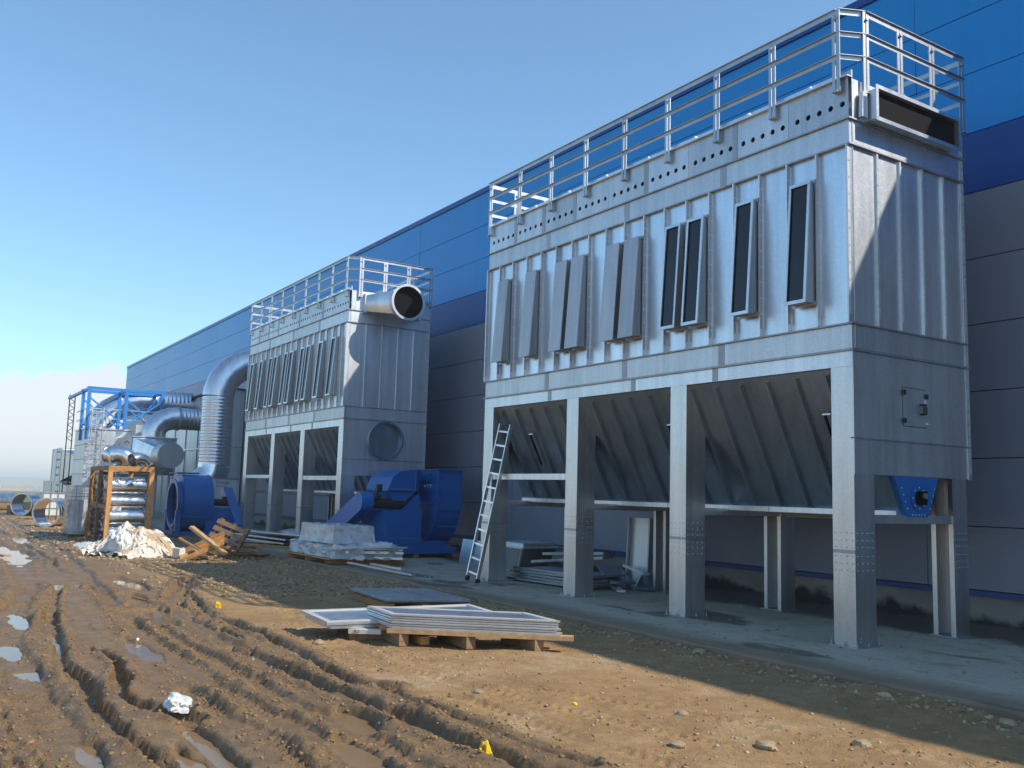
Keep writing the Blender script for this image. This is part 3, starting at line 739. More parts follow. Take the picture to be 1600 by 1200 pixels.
            for a, b in ((zb - 0.014, zb + 0.028), (zt - 0.028, zt + 0.014)):
                pl = plate(cx - w + 0.024, cx + w - 0.024, a, b, 0.001, 0.0138); f.add(pl.v, pl.f)
            P('flange', f, 'galv', bx)
            P('pane', plate(cx - w + 0.013, cx + w - 0.013, zb + 0.013, zt - 0.013, -0.022, -0.014), 'glass', bx)
            q = MB()
            for i in range(13):
                z = zb + 0.03 + i * (zt - zb - 0.06) / 12
                for s in (-1, 1): q.dome(fr(cx + s * (w - 0.008), z, 0.0145), (0, -1, 0), 0.007)
            P('rivets', q, 'bolt', bx, kind='stuff')
    # perforated upper plates: every hole is a real opening
    pitch = 0.9
    for gi in range(9):
        m = MB(); xa = -pitch * gi; xb = xa - pitch
        z0, z1, zc = 6.127, 6.625, 6.315
        hs = [xa - 0.09 - 0.167 * q for q in range(5)]
        cells = [xa - 0.002] + [(hs[q] + hs[q + 1]) / 2 for q in range(4)] + [hs[4] - 0.0835, xb + 0.002]
        y = 0.0
        for q in range(5):
            c0, c1 = cells[q], cells[q + 1]; hx = hs[q]; R = 0.037; h0, h1 = zc - 0.09, zc + 0.09
            out = [(c0, h0), (hx, h0), (c1, h0), (c1, zc), (c1, h1), (hx, h1), (c0, h1), (c0, zc)]
            inn = []
            for (ox, oz) in out:
                d = math.hypot(ox - hx, oz - zc); inn.append((hx + (ox - hx) / d * R, zc + (oz - zc) / d * R))
            vs = [(p[0], y, p[1]) for p in out] + [(p[0], y, p[1]) for p in inn] + [(p[0], y + 0.02, p[1]) for p in inn]
            m.add(vs, [(i, (i + 1) % 8, (i + 1) % 8 + 8, i + 8) for i in range(8)] + [(i + 8, (i + 1) % 8 + 8, (i + 1) % 8 + 16, i + 16) for i in range(8)])
            m.add([(c0, y, z0), (c1, y, z0), (c1, y, h0), (c0, y, h0)], [(0, 1, 2, 3)])
            m.add([(c0, y, h1), (c1, y, h1), (c1, y, z1), (c0, y, z1)], [(0, 1, 2, 3)])
        m.add([(cells[5], y, z0), (cells[6], y, z0), (cells[6], y, z1), (cells[5], y, z1)], [(0, 1, 2, 3)])
        P('perforated_plate', m, 'galv_band')
        if gi in (2, 4, 6, 7) or gi == 8: P('strap', B((xa - 0.05, -0.005, 6.13), (xa + 0.04, -0.001, 6.62)), 'galv_dull')
    P('hole_shade_backing', B((Lx + 0.05, 0.16, 6.13), (-0.05, 0.18, 6.60)), 'dark')  # black sheet behind the holes, painted as the shade of the cavity
    P('top_flange', MB().box((Lx - 0.02, -0.05, 6.627), (0.02, 0.05, 6.642)).box((Lx - 0.02, 0.03, 6.643), (0.02, 0.05, 6.72)), 'galv')
    P('roof_deck', B((Lx + 0.01, 0.051, 6.58), (-0.01, D - 0.01, 6.615)), 'galv_dull')
    # toggle clamps along the top edge
    cl = P('clamp', MB().box((-0.62, -0.03, 6.643), (-0.5, 0.02, 6.665)).box((-0.58, -0.02, 6.665), (-0.54, 0.015, 6.70)), 'galv')
    rep(cl, [(-1.0 * k, 0, 0) for k in range(1, 8)], u)
    # core of the casing so nothing shows through
    P('casing_core', B((Lx + 0.03, 0.07, 3.2), (-0.07, D - 0.05, 6.1)), 'galv_dull')
    # ------------- near end face (x = 0)
    P('end_panel', B((-0.05, 0.05, 2.345), (0.0, D - 0.075, 3.335)), 'galv_end')
    P('end_panel', B((-0.05, 0.05, 1.93), (-0.003, D - 0.075, 2.325)), 'galv_end')
    P('end_lip', B((-0.04, 0.0, 2.327), (0.012, D, 2.342)), 'galv_dull')
    P('end_band', B((-0.05, 0.052, 3.365), (0.0, D - 0.075, 3.645)), 'galv_end')
    P('end_band', B((-0.05, 0.052, 5.815), (0.0, D - 0.075, 6.105)), 'galv_end')
    P('end_band', B((-0.05, 0.052, 6.127), (0.0, D - 0.075, 6.625)), 'galv')
    for z0 in (3.337, 3.647, 5.793, 6.107): P('edge_lip', B((-0.05, 0.062, z0), (0.03, D + 0.01, z0 + 0.018 if z0 != 3.337 else z0 + 0.026)), 'galv_dull')
    ys = [0.05, 0.50, 0.95, 1.40, 1.85, D - 0.075]
    for a, b in zip(ys[:-1], ys[1:]): P('end_wall_panel', B((-0.05, a + 0.004, 3.667), (-0.012, b - 0.004, 5.791)), 'galv_end')
    for a in ys[1:-1]:
        rb = P('rib', B((-0.03, a - 0.018 if not second else a - 0.01, 3.667), (0.016, a + 0.018 if not second else a + 0.01, 5.791)), 'galv')
        q = MB()
        if not second:
            for z in np.arange(3.76, 5.76, 0.205): q.box((0.0162, a - 0.015, z), (0.0175, a + 0.015, z + 0.18))
            P('bolt_strip', q, 'zinc_matte', rb, kind='stuff')
    for y0, y1 in ((0.001, 0.048), (D - 0.073, D)):
        for z0, z1 in ((1.92, 2.325), (2.345, 3.335), (3.365, 3.645), (3.667, 5.791), (5.815, 6.105), (6.127, 6.64)):
            if y0 < 0.01: P('corner_trim', MB().box((-0.05, 0.001 if z0 < 3.3 else 0.051, z0), (0.006, 0.05 if z0 < 3.3 else 0.06, z1)), 'galv')
            else: P('corner_trim', MB().box((-0.05, y0, z0), (0.008, y1, z1)), 'galv')
    q = MB()
    for k in range(14): q.dome((0.001, 0.2 + k * 0.145, 2.375), (1, 0, 0), 0.008); q.dome((0.001, 0.2 + k * 0.145, 3.40), (1, 0, 0), 0.006)
    for k in range(8): q.dome((-0.002, 0.75 + k * 0.12, 1.965), (1, 0, 0), 0.008)
    rnd = random.Random(9)
    for k in range(40): q.dome((0.001, rnd.uniform(0.15, 2.1), rnd.uniform(2.4, 3.3)), (1, 0, 0), 0.005)
    for k in range(16): q.dome((-0.002, rnd.uniform(0.15, 2.1), rnd.uniform(1.97, 2.3)), (1, 0, 0), 0.005)
    for k in range(11):
        for z in np.arange(2.0, 6.5, 0.1): pass
    P('rivets', q, 'bolt', kind='stuff')
    q = MB()
    for z in np.arange(2.0, 6.55, 0.16): q.box((0.0085, D - 0.06, z), (0.0095, D - 0.012, z + 0.13))
    P('bolt_strip', q, 'zinc_matte', kind='stuff')
    # far end and back
    P('far_end_panel', B((Lx + 0.0, 0.06, 1.93), (Lx + 0.03, D - 0.01, 6.625)), 'galv_end')
    P('back_panel', B((Lx + 0.03, D - 0.05, 3.2), (-0.05, D - 0.002, 6.625)), 'galv_end')
    # ------------- hopper: two sloping sides down to a screw trough
    yc, zt2, zb2, hw = 1.155, 3.16, 1.52, 0.26
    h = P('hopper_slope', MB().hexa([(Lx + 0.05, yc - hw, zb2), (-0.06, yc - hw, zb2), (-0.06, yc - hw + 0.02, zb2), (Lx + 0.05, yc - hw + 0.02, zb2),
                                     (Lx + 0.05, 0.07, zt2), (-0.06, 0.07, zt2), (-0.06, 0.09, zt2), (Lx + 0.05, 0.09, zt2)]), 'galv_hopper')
    sy = (yc - hw) - 0.07; sz = zb2 - zt2; ln = math.hypot(sy, sz); nrm = Vector((0, sz / ln, -sy / ln))
    for k in range(1, 18):
        x = -8.1 + 0.45 * k
        rb = P('hopper_rib', MB().bar(Vector((x, 0.10, zt2 - 0.06)) + nrm * 0.022, Vector((x, yc - hw - 0.02, zb2 + 0.03)) + nrm * 0.022, 0.05, 0.05, (1, 0, 0)), 'galv_hopper', h)
    q = MB()
    for k in range(1, 18):
        x = -8.1 + 0.45 * k
        for i in range(16):
            t = (i + 0.7) / 16.5; p = Vector((x, 0.10 + sy * t, zt2 + sz * t)) + nrm * 0.048
            q.dome(p + Vector((0.03, 0, 0)), nrm, 0.008)
    P('rivets', q, 'galv_dull', h, kind='stuff')
    for x in ((-6.95, -3.35, -0.6) if not second else (-3.4,)):
        P('slot_bracket', MB().bar(Vector((x, 0.07 + sy * .30, zt2 + sz * .30)) + nrm * 0.06, Vector((x, 0.07 + sy * .62, zt2 + sz * .62)) + nrm * 0.06, 0.04, 0.012, (1, 0, 0)), 'dark', h)
        P('slot_lip', MB().bar(Vector((x - 0.03, 0.07 + sy * .295, zt2 + sz * .295)) + nrm * 0.06, Vector((x + 0.09, 0.07 + sy * .295, zt2 + sz * .295)) + nrm * 0.06, 0.02, 0.02), 'galv', h)
    P('hopper_slope', MB().hexa([(Lx + 0.05, yc + hw - 0.02, zb2), (-0.06, yc + hw - 0.02, zb2), (-0.06, yc + hw, zb2), (Lx + 0.05, yc + hw, zb2),
                                 (Lx + 0.05, D - 0.09, zt2), (-0.06, D - 0.09, zt2), (-0.06, D - 0.07, zt2), (Lx + 0.05, D - 0.07, zt2)]), 'galv_hopper')
    for a in (-6.0, -4.0, -2.0, 0): P('trough', B((a - 2.0 if a > -6 else Lx + 0.05, yc - hw - 0.04, 1.45), (a - 0.01 if a else -0.07, yc + hw + 0.04, 1.518)), 'galv')
    pass
    for x in (Lx + 0.05, -0.10):
        P('hopper_end', MB().prism([(x, 0.08, 3.2), (x, yc - hw, 1.52), (x, yc + hw, 1.52), (x, D - 0.08, 3.2)], (0.03, 0, 0)), 'galv_dull')
    # blue drive plate of the screw conveyor under the end panel
    bp = P('drive_plate', MB().prism([(-0.065, 0.73, 1.926), (-0.065, 0.985, 1.45), (-0.065, 1.385, 1.45), (-0.065, 1.62, 1.926)], (0.06, 0, 0)), 'blue')
    q = MB(); q.sweep([(-0.004, 1.19, 1.675), (0.016, 1.19, 1.675)], 0.15, 24, False, True); P('bearing_disc', q, 'blue', bp, 40)
    q = MB()
    for k in range(8): q.dome((0.017, 1.19 + 0.125 * math.cos(k * .785), 1.675 + 0.125 * math.sin(k * .785)), (1, 0, 0), 0.011)
    for k in range(5): q.dome((-0.004, 1.08 + 0.06 * k, 1.475), (1, 0, 0), 0.010)
    for k in range(4): q.dome((-0.004, 1.43 + 0.035 * k, 1.55 + 0.08 * k), (1, 0, 0), 0.010); q.dome((-0.004, 0.98 - .035 * k, 1.55 + .08 * k), (1, 0, 0), 0.010)
    P('bolts', q, 'galv', bp, kind='stuff')
    P('shaft_hub', MB().sweep([(0.016, 1.19, 1.675), (0.06, 1.19, 1.675)], 0.085, 20, False, True).box((0.03, 1.12, 1.60), (0.075, 1.26, 1.76)), 'dark', bp, 40)
    P('shaft_end', MB().cyl((0.07, 1.2, 1.70), (0.10, 1.2, 1.70), 0.035, 12), 'galv_dull', bp, 40)
    # ------------- railing round the roof
    zt = 7.505
    posts = [(-0.13 - 0.985 * k + (0 if k < 8 else -0.02)) for k in range(9)]
    def post(x, y, nx, ny, low):
        tx, ty = -ny, nx
        m = MB()
        for s in (-1, 1):
            c = Vector((x + tx * s * 0.032, y + ty * s * 0.032, 0))
            m.bar(c + Vector((0, 0, low)), c + Vector((0, 0, zt)), 0.045 if abs(nx) > .5 else 0.012, 0.012 if abs(nx) > .5 else 0.045, (1, 0, 0) if abs(nx) < .5 else (1, 0, 0))
        m.box((x - 0.04, y - 0.04, low - 0.012), (x + 0.04, y + 0.04, low))
        m.box((x - 0.035, y - 0.02, zt - 0.12), (x + 0.035, y + 0.02, zt - 0.1))
        return P('railing_post', m, 'galv_rail')
    for x in posts: post(x, -0.052, 0, -1, 6.47)
    for y in (0.27, 0.94, 1.61, 2.27): post(0.05, y, 1, 0, 6.47 if y in (0.27, 2.27) else 6.63)
    for x in posts[1:]: post(x, D + 0.02, 0, 1, 6.47)
    for y in (0.6, 1.3, 2.0): post(Lx - 0.03, y, -1, 0, 6.47)
    def rail(p0, p1, z, hgt, out):
        p0 = Vector((*p0, z)); p1 = Vector((*p1, z)); o = Vector((*out, 0)); m = MB()
        m.bar(p0, p1, 0.008, hgt); m.bar(p0 + Vector((0, 0, hgt / 2)) + o * 0.014, p1 + Vector((0, 0, hgt / 2)) + o * 0.014, 0.028, 0.006)
        return P('guard_rail', m, 'galv_rail')
    for z, hg in ((7.472, 0.068), (7.19, 0.054), (6.90, 0.054)):
        rail((Lx, -0.052), (-0.12, -0.052), z, hg, (0, -1))
        rail((-0.10, -0.05), (0.045, 0.26), z, hg, (0.9, -0.42))
        rail((0.05, 0.28), (0.05, D), z, hg, (1, 0))
        rail((0.05, D + 0.02), (Lx, D + 0.02), z, hg, (0, 1))
        rail((Lx - 0.03, D), (Lx - 0.03, -0.03), z, hg, (-1, 0))
    if not second:
        # access hatch, latch, handle
        hd = P('hatch', B((0.001, 0.925, 2.53), (0.008, 1.385, 2.985)), 'galv_end')
        gp = MB()
        for a, b in (((0.001, 0.917, 2.522), (0.003, 0.9245, 2.993)), ((0.001, 1.3855, 2.522), (0.003, 1.393, 2.993)), ((0.001, 0.9245, 2.522), (0.003, 1.3855, 2.5295)), ((0.001, 0.9245, 2.9855), (0.003, 1.3855, 2.993))): gp.box(a, b)
        P('hatch_gap', gp, 'gasket', hd)
        for z in (2.59, 2.93): P('hinge', B((0.0085, 0.905, z - 0.028), (0.03, 0.955, z + 0.028)), 'rubber', hd)
        P('latch', MB().box((0.0085, 1.345, 2.88), (0.03, 1.40, 2.935)), 'rubber', hd)
        P('lock_plate', B((0.0085, 1.34, 2.82), (0.014, 1.385, 2.865)), 'white_paint', hd)
        P('latch', MB().box((0.0085, 1.36, 2.565), (0.03, 1.41, 2.585)), 'white_paint', hd)
        P('handle', MB().sweep([(0.009, 1.31, 2.80), (0.05, 1.31, 2.80), (0.055, 1.31, 2.77), (0.055, 1.31, 2.71), (0.05, 1.31, 2.685), (0.009, 1.31, 2.685)], 0.011, 8).sweep([(0.009, 1.26, 2.80), (0.05, 1.26, 2.80), (0.055, 1.26, 2.77), (0.055, 1.26, 2.71), (0.05, 1.26, 2.685), (0.009, 1.26, 2.685)], 0.011, 8)
          .bar((0.055, 1.31, 2.80), (0.055, 1.26, 2.80), 0.018, 0.018).bar((0.055, 1.31, 2.687), (0.055, 1.26, 2.687), 0.018, 0.018), 'rubber', hd, 40)
        # rectangular outlet collar at the top
        y0, y1, z0, z1, px = 0.28, 1.94, 6.13, 6.50, 0.19
        m = MB(); t = 0.012
        m.box((0.001, y0, z0), (px, y0 + t, z1)); m.box((0.001, y1 - t, z0), (px, y1, z1)); m.box((0.001, y0 + t, z0), (px, y1 - t, z0 + t)); m.box((0.001, y0 + t, z1 - t), (px, y1 - t, z1))
        oc = P('outlet_collar', m, 'galv')
        m = MB(); q = 0.035
        m.box((px, y0 - q, z0 - q), (px + 0.01, y0 + t, z1 + q)); m.box((px, y1 - t, z0 - q), (px + 0.01, y1 + q, z1 + q)); m.box((px, y0 + t, z0 - q), (px + 0.01, y1 - t, z0 + t)); m.box((px, y0 + t, z1 - t), (px + 0.01, y1 - t, z1 + q))
        P('outlet_flange', m, 'galv', oc)
        P('outlet_shade_plate', B((px - 0.055, y0 + t + 0.001, z0 + t + 0.001), (px - 0.05, y1 - t - 0.001, z1 - t - 0.001)), 'dark', oc)  # black plate just inside the mouth paints the collar's inner shade
        P('outlet_shoulder', MB().prism([(0.03, y0 - 0.035, z0 + 0.36), (0.03, y0 - 0.12, z0 + 0.33), (0.03, y0 - 0.14, z0 + 0.02), (0.03, y0 - 0.035, z0 + 0.02)], (0.05, 0, 0)), 'galv', oc)
    else:
        # square-to-round outlet with flanged mouth
        y0, y1, z0, z1 = 0.40, 1.95, 6.10, 6.52
        cy, cz, R, px = 1.17, 6.30, 0.43, 0.80
        t0 = 0.12
        m = MB(); n = 32; sq = []; rd = []
        for k in range(n):
            a = 2 * math.pi * k / n; c, s = math.cos(a), math.sin(a)
            e = max(abs(c), abs(s)); sq.append((t0, (y0 + y1) / 2 + c / e * (y1 - y0) / 2, (z0 + z1) / 2 + s / e * (z1 - z0) / 2)); rd.append((px, cy + c * R, cz + s * R))
        m.add(sq + rd, [(k, (k + 1) % n, (k + 1) % n + n, k + n) for k in range(n)])
        m.box((0.001, y0 - 0.03, z0 - 0.03), (t0, y1 + 0.03, z1 + 0.03))
        oc = P('outlet_transition', m, 'galv', smooth=25)
        P('outlet_ring', MB().hollow((px + 0.001, cy, cz), (px + 0.17, cy, cz), R + 0.012, 0.02, 40), 'shiny', oc, 40)
        P('outlet_rim', MB().hollow((px + 0.171, cy, cz), (px + 0.185, cy, cz), R + 0.035, 0.06, 40), 'galv', oc, 40)
        P('outlet_shade_disc', MB().sweep([(px + 0.03, cy, cz), (px + 0.03, cy, cz), (px + 0.07, cy, cz)], [0.001, R - 0.05, R - 0.012], 32), 'dark', oc, 40)  # black dish closing the pipe, its colour replaces the shade within
        # round inlet collar low on the end panel
        m = MB().hollow((0.001, 1.13, 2.84), (0.13, 1.13, 2.84), 0.46, 0.012, 40)
        ic = P('inlet_collar', m, 'galv_hopper', smooth=40)
        P('inlet_rim', MB().hollow((0.131, 1.13, 2.84), (0.14, 1.13, 2.84), 0.49, 0.05, 40), 'galv_hopper', ic, 40)
        P('inlet_cap', MB().sweep([(0.02, 1.13, 2.84), (0.02, 1.13, 2.84)], [0.001, 0.447], 40), 'galv_hopper', ic, 40)
    return u
make_unit((-6.70, 8.95, 0), 'nearest tall galvanised dust filter on legs with a hatch door and a rectangular black outlet', False)
make_unit((-21.68, 9.00, 0), 'farther galvanised dust filter on legs with a round duct mouth at its top corner', True)

# ------------------------------------------------------------------ the two blue fans
def arc(cx, cz, r0, r1, a0, a1, n, y):
    return [(cx + (r0 + (r1 - r0) * i / n) * math.cos(math.radians(a0 + (a1 - a0) * i / n)), y, cz + (r0 + (r1 - r0) * i / n) * math.sin(math.radians(a0 + (a1 - a0) * i / n))) for i in range(n + 1)]
def fan_near():
    t = T('blue_fan', 'big blue centrifugal fan with slanting belt guard standing under the far filter end', 'industrial fan', (-20.8, 10.4, 0))
    cx, cz, ya, yb = -21.15, 1.28, 10.80, 11.42
    prof = [(-19.90, ya, 2.10), (-19.90, ya, 1.3)] + arc(cx, cz, 1.25, 0.68, 0, -262, 40, ya)[1:] + [(-21.2, ya, 2.10)]
    t.part('scroll_casing', MB().prism(prof, (0, yb - ya, 0)), 'blue', smooth=35)
    m = MB()
    for y in (ya - 0.012, yb): m.prism([(p[0] + (p[0] - cx) * 0.025, y, p[2] + (p[2] - cz) * 0.025 if 0.2 < i < len(prof) - 1 else p[2]) for i, p in enumerate(prof)], (0, 0.012, 0))
    t.part('casing_edge', m, 'blue', smooth=35)
    m = MB()
    for z in (0.62, 0.98, 1.28, 1.58, 1.84): 
        h = 0.98 if z > .9 else 0.8
        m.box((cx - 0.6 * h, ya - 0.05, z - 0.006), (cx + 1.18 * h, ya - 0.012, z + 0.006))
    m.box((-20.93, ya - 0.06, 0.4), (-20.90, ya - 0.012, 2.1))
    t.part('stiffener', m, 'blue')
    t.part('outlet_flange', MB().box((-21.0, ya - 0.06, 2.10), (-19.84, yb + 0.06, 2.122)), 'blue')
    t.part('lifting_eye', MB().hollow((-20.3, ya - 0.07, 1.97), (-20.28, ya - 0.07, 1.97), 0.055, 0.025, 16), 'blue')
    # inlet box in front of the casing, tapering below
    x0, x1 = -21.45, -20.18
    t.part('inlet_box', MB().prism([(x0, 9.58, 1.585), (x0, 9.70, 1.90), (x0, 9.90, 2.05), (x0, 10.35, 2.10), (x0, 10.36, 1.585)], (x1 - x0, 0, 0)), 'blue')
    t.part('inlet_neck', B((-21.9, 10.1, 1.60), (-21.46, 10.79, 2.02)), 'blue'); t.part('inlet_neck', B((-21.4, 10.361, 1.62), (-20.98, 10.739, 2.05)), 'blue')
    t.part('inlet_cone', MB().prism([(x0 + .02, 9.62, 1.58), (x0 + .02, 10.36, 1.58), (x0 + .02, 10.06, 1.33), (x0 + .02, 9.75, 1.34)], (x1 - x0 - 0.05, 0, 0)), 'blue')
    m = MB(); m.box((x0 - .02, 9.57, 1.565), (x1 + .015, 10.36, 1.585)); m.box((x1, 10.33, 1.58), (x1 + .012, 10.36, 2.1)); t.part('box_flange', m, 'trim_blue')
    # bearing pedestal
    x0, x1 = -21.3, -20.05
    t.part('pedestal', MB().prism([(x0, 9.42, 1.10), (x0, 9.58, 0.40), (x0, 10.44, 0.40), (x0, 10.44, 1.1), (x0, 10.36, 1.50), (x0, 10.10, 1.24), (x0, 10.02, 1.14)], (x1 - x0, 0, 0)), 'blue')
    t.part('bearing_tube', MB().sweep([(-20.35, 9.30, 1.27), (-20.35, 10.30, 1.27)], 0.125, 20, True, True), 'rubber', smooth=40)
    t.part('shaft', MB().sweep([(-20.35, 8.95, 1.27), (-20.35, 9.31, 1.27)], 0.05, 12, True, True), 'galv_dull', smooth=40)
    m = MB(); m.box((-20.5, 9.32, 1.36), (-20.22, 9.42, 1.48)); m.box((-20.42, 9.35, 1.48), (-20.30, 9.40, 1.62)); m.box((-20.25, 9.3, 1.55), (-20.15, 9.42, 1.72))
    t.part('bearing_mount', m, 'rubber')
    # slanting belt guard: flat box between shaft and motor
    p0, p1 = Vector((-20.33, 9.05, 1.30)), Vector((-22.15, 8.95, 0.45))
    gd = t.part('belt_guard', MB().bar(p0, p1, 0.30, 0.44), 'blue')
    t.part('guard_rim', MB().bar(p0 + Vector((0.02, -0.04, 0)), p1 + Vector((0, -0.04, 0)), 0.02, 0.47), 'trim_blue', gd)
    t.part('guard_head', MB().cyl((-20.33, 8.90, 1.30), (-20.33, 9.20, 1.30), 0.225, 24), 'blue', gd, 40)
    t.part('motor', MB().cyl((-22.0, 9.1, 0.55), (-22.0, 9.75, 0.55), 0.2, 20), 'blue', smooth=40)
    m = MB(); m.box((-22.4, 9.10, 0.10), (-19.98, 9.22, 0.25)); m.box((-22.4, 11.2, 0.10), (-19.98, 11.38, 0.25)); m.box((-20.14, 9.22, 0.10), (-19.98, 11.2, 0.25)); m.box((-22.4, 9.22, 0.10), (-22.2, 11.2, 0.25)); m.box((-21.4, 9.42, 0.22), (-20.0, 11.1, 0.40))
    t.part('base_frame', m, 'blue')
    m = MB()
    for z in (0.75, 1.15, 1.55, 1.95): m.box((-19.8995, ya - .01, z - .012), (-19.885, yb + .01, z + .012))
    t.part('rim_stiffener', m, 'blue')
    m = MB()
    for k in range(12): m.dome((-20.178, 9.68 + .055 * k, 1.62), (1, 0, 0), 0.012); m.dome((-20.049, 9.62 + .075 * k, 0.46), (1, 0, 0), 0.013)
    for k in range(8): m.dome((-20.178, 10.31, 1.62 + .055 * k), (1, 0, 0), 0.012)
    t.part('bolts', m, 'galv_dull', kind='stuff')
    lb = t.part('name_label', MB().box((-20.640, ya - 0.0145, 1.665), (-20.140, ya - 0.0122, 1.755)), 'blue')
    m = MB(); z = 1.68
    m.prism([(-20.600 + 0.035 * math.cos(k * .785), ya - 0.019, 1.715 + 0.03 * math.sin(k * .785)) for k in range(8)], (0, 0.003, 0))
    m.box((-20.540, ya - .019, z), (-20.520, ya - .016, z + .02)); m.box((-20.500, ya - .019, 1.735), (-20.380, ya - .016, 1.752)); m.box((-20.455, ya - .019, 1.69), (-20.425, ya - .016, 1.735))
    m.box((-20.360, ya - .019, 1.735), (-20.220, ya - .016, 1.752)); m.box((-20.305, ya - .019, 1.69), (-20.275, ya - .016, 1.735)); m.box((-20.600, ya - .019, 1.668), (-20.260, ya - .016, 1.674))
    t.part('logo', m, 'text_white', lb)
    t.part('timber_skid', MB().box((-22.3, 9.0, 0.0), (-19.9, 9.12, 0.10)).box((-22.3, 10.2, 0.0), (-19.9, 10.32, 0.10)).box((-22.3, 11.3, 0.0), (-19.7, 11.55, 0.10)), 'wood_old')
fan_near()

def fan_far():
    t = T('blue_fan', 'round blue centrifugal fan with a wide inlet ring beside the broken pallets', 'industrial fan', (-31.2, 8.2, 0))
    cx, cz, ya, yb = -31.35, 0.98, 7.42, 8.30
    prof = arc(cx, cz, 0.92, 0.92, -80, 100, 24, ya) + arc(cx, cz, 0.95, 0.95, 110, 270, 20, ya)
    t.part('scroll_casing', MB().prism(prof, (0, yb - ya, 0)), 'blue', smooth=35)
    m = MB()
    for y in (ya - 0.02, yb): m.prism([(cx + (p[0] - cx) * 1.03, y, cz + (p[2] - cz) * 1.03) for p in prof], (0, 0.02, 0))
    t.part('casing_edge', m, 'blue', smooth=35)
    t.part('outlet_flange', MB().box((-32.3, ya - 0.12, 1.93), (-31.2, yb - 0.3, 1.97)), 'trim_blue')
    t.part('inlet_ring', MB().hollow((cx, ya - 0.16, cz - 0.02), (cx, ya - 0.021, cz - 0.02), 0.70, 0.05, 36), 'blue', smooth=40)
    m = MB().hollow((cx, ya - 0.20, cz - 0.02), (cx, ya - 0.161, cz - 0.02), 0.80, 0.13, 36); t.part('inlet_flange', m, 'blue', smooth=40)
    m = MB()
    for k in range(20): m.dome((cx + .735 * math.cos(k * .314), ya - 0.201, cz - .02 + .735 * math.sin(k * .314)), (0, -1, 0), 0.018)
    t.part('bolts', m, 'galv_dull', kind='stuff')
    t.part('inlet_shade_disc', MB().sweep([(cx, ya - 0.03, cz - .02), (cx, ya - 0.03, cz - .02), (cx, ya - 0.022, cz - .02)], [0.001, 0.645, 0.645], 32), 'dark')  # flat black disc painted as the shaded interior of the fan
    t.part('lifting_eye', MB().hollow((-31.9, ya - 0.15, 1.90), (-31.88, ya - 0.15, 1.90), 0.06, 0.025, 16), 'blue')
    for x in (-32.15, -30.75):
        for y in (7.2, 8.15): t.part('leg', B((x, y, -0.1), (x + 0.13, y + 0.16, 0.75)), 'blue')
    t.part('frame_bar', B((-32.2, 7.1, 0.0), (-30.55, 7.19, 0.10)), 'blue'); t.part('frame_bar', B((-30.61, 7.37, 0.55), (-30.52, 9.5, 0.68)), 'blue'); t.part('frame_bar', B((-30.61, 7.37, 0.0), (-30.52, 9.5, 0.1)), 'blue')
    m = MB(); m.box((-32.0, 8.25, 0.05), (-30.6, 9.05, 0.86)); t.part('pedestal', m, 'blue')
    t.part('motor_bracket', MB().box((-30.9, 9.1, 0.1), (-30.4, 9.3, 0.62)), 'blue')
    t.part('bearing_tube', MB().sweep([(-31.2, 8.25, 1.02), (-31.2, 9.0, 1.02)], 0.12, 18, True, True), 'rubber', smooth=40)
    m = MB(); m.box((-31.3, 8.3, 1.1), (-31.1, 8.42, 1.25)); m.box((-31.3, 8.8, 1.1), (-31.1, 8.92, 1.22)); t.part('bearing_mount', m, 'rubber')
    p0, p1 = Vector((-31.9, 9.12, 1.32)), Vector((-29.75, 9.0, 0.15))
    gd = t.part('belt_guard', MB().bar(p0, p1, 0.30, 0.46), 'blue')
    t.part('guard_head', MB().cyl((-31.86, 8.97, 1.30), (-31.86, 9.27, 1.30), 0.23, 24), 'blue', gd, 40)
fan_far()

# ------------------------------------------------------------------ round ducts
def ribbed_path(p0, p1, r, pitch=0.13, bump=0.016):
    p0, p1 = Vector(p0), Vector(p1); L = (p1 - p0).length; n = int(L / pitch); pa = []; ra = []
    for i in range(n):
        for t, q in ((0.0, 0), (0.3, 1.0), (0.5, 0.3), (0.7, 0.0)):
            pa.append(p0 + (p1 - p0) * ((i + t) / n)); ra.append(r + bump * q)
    pa.append(p1); ra.append(r); return pa, ra
def elbow(c, r0, r1, a, b, n, center_to):
    pass
def tall_duct():
    t = T('ribbed_duct', 'tall ribbed round duct bending over into the hall wall between far filter and white cabinet', 'duct', (-37.1, 10.1, 0))
    x, y, r = -37.1, 10.05, 0.60
    pa, ra = ribbed_path((x, y, 2.35), (x, y, 5.05), r)
    t.part('ribbed_pipe', MB().sweep(pa, ra, 32), 'duct', smooth=50)
    R = 1.45; pts = [(x, y + R - R * math.cos(math.radians(q)), 5.06 + R * math.sin(math.radians(q))) for q in (0, 9, 27, 45, 63, 81, 90)]
    t.part('elbow', MB().sweep(pts, r + 0.012, 32), 'duct', smooth=20)
    for q in (18, 36, 54, 72):
        c = Vector((x, y + R - R * math.cos(math.radians(q)), 5.06 + R * math.sin(math.radians(q)))); d = Vector((0, math.sin(math.radians(q)), math.cos(math.radians(q)))) * 0.015
    t.part('end_pipe', MB().sweep([(x, y + R, 5.06 + R), (x, 12.58, 5.06 + R)], r, 32), 'duct', smooth=40)
    t.part('collar', MB().hollow((x, y + R + 0.1, 5.06 + R), (x, y + R + 0.15, 5.06 + R), r + 0.05, 0.05, 32), 'galv', smooth=40)
    # foot bend leading down into the machine behind the fan
    pts = [(x, y, 2.36), (x, y - 0.05, 2.05), (x, y - 0.25, 1.75), (x - 0.1, y - 0.6, 1.5), (x - 0.1, y - 0.95, 1.35)]
    t.part('foot_bend', MB().sweep(pts, 0.62, 32), 'shiny', smooth=25)
tall_duct()

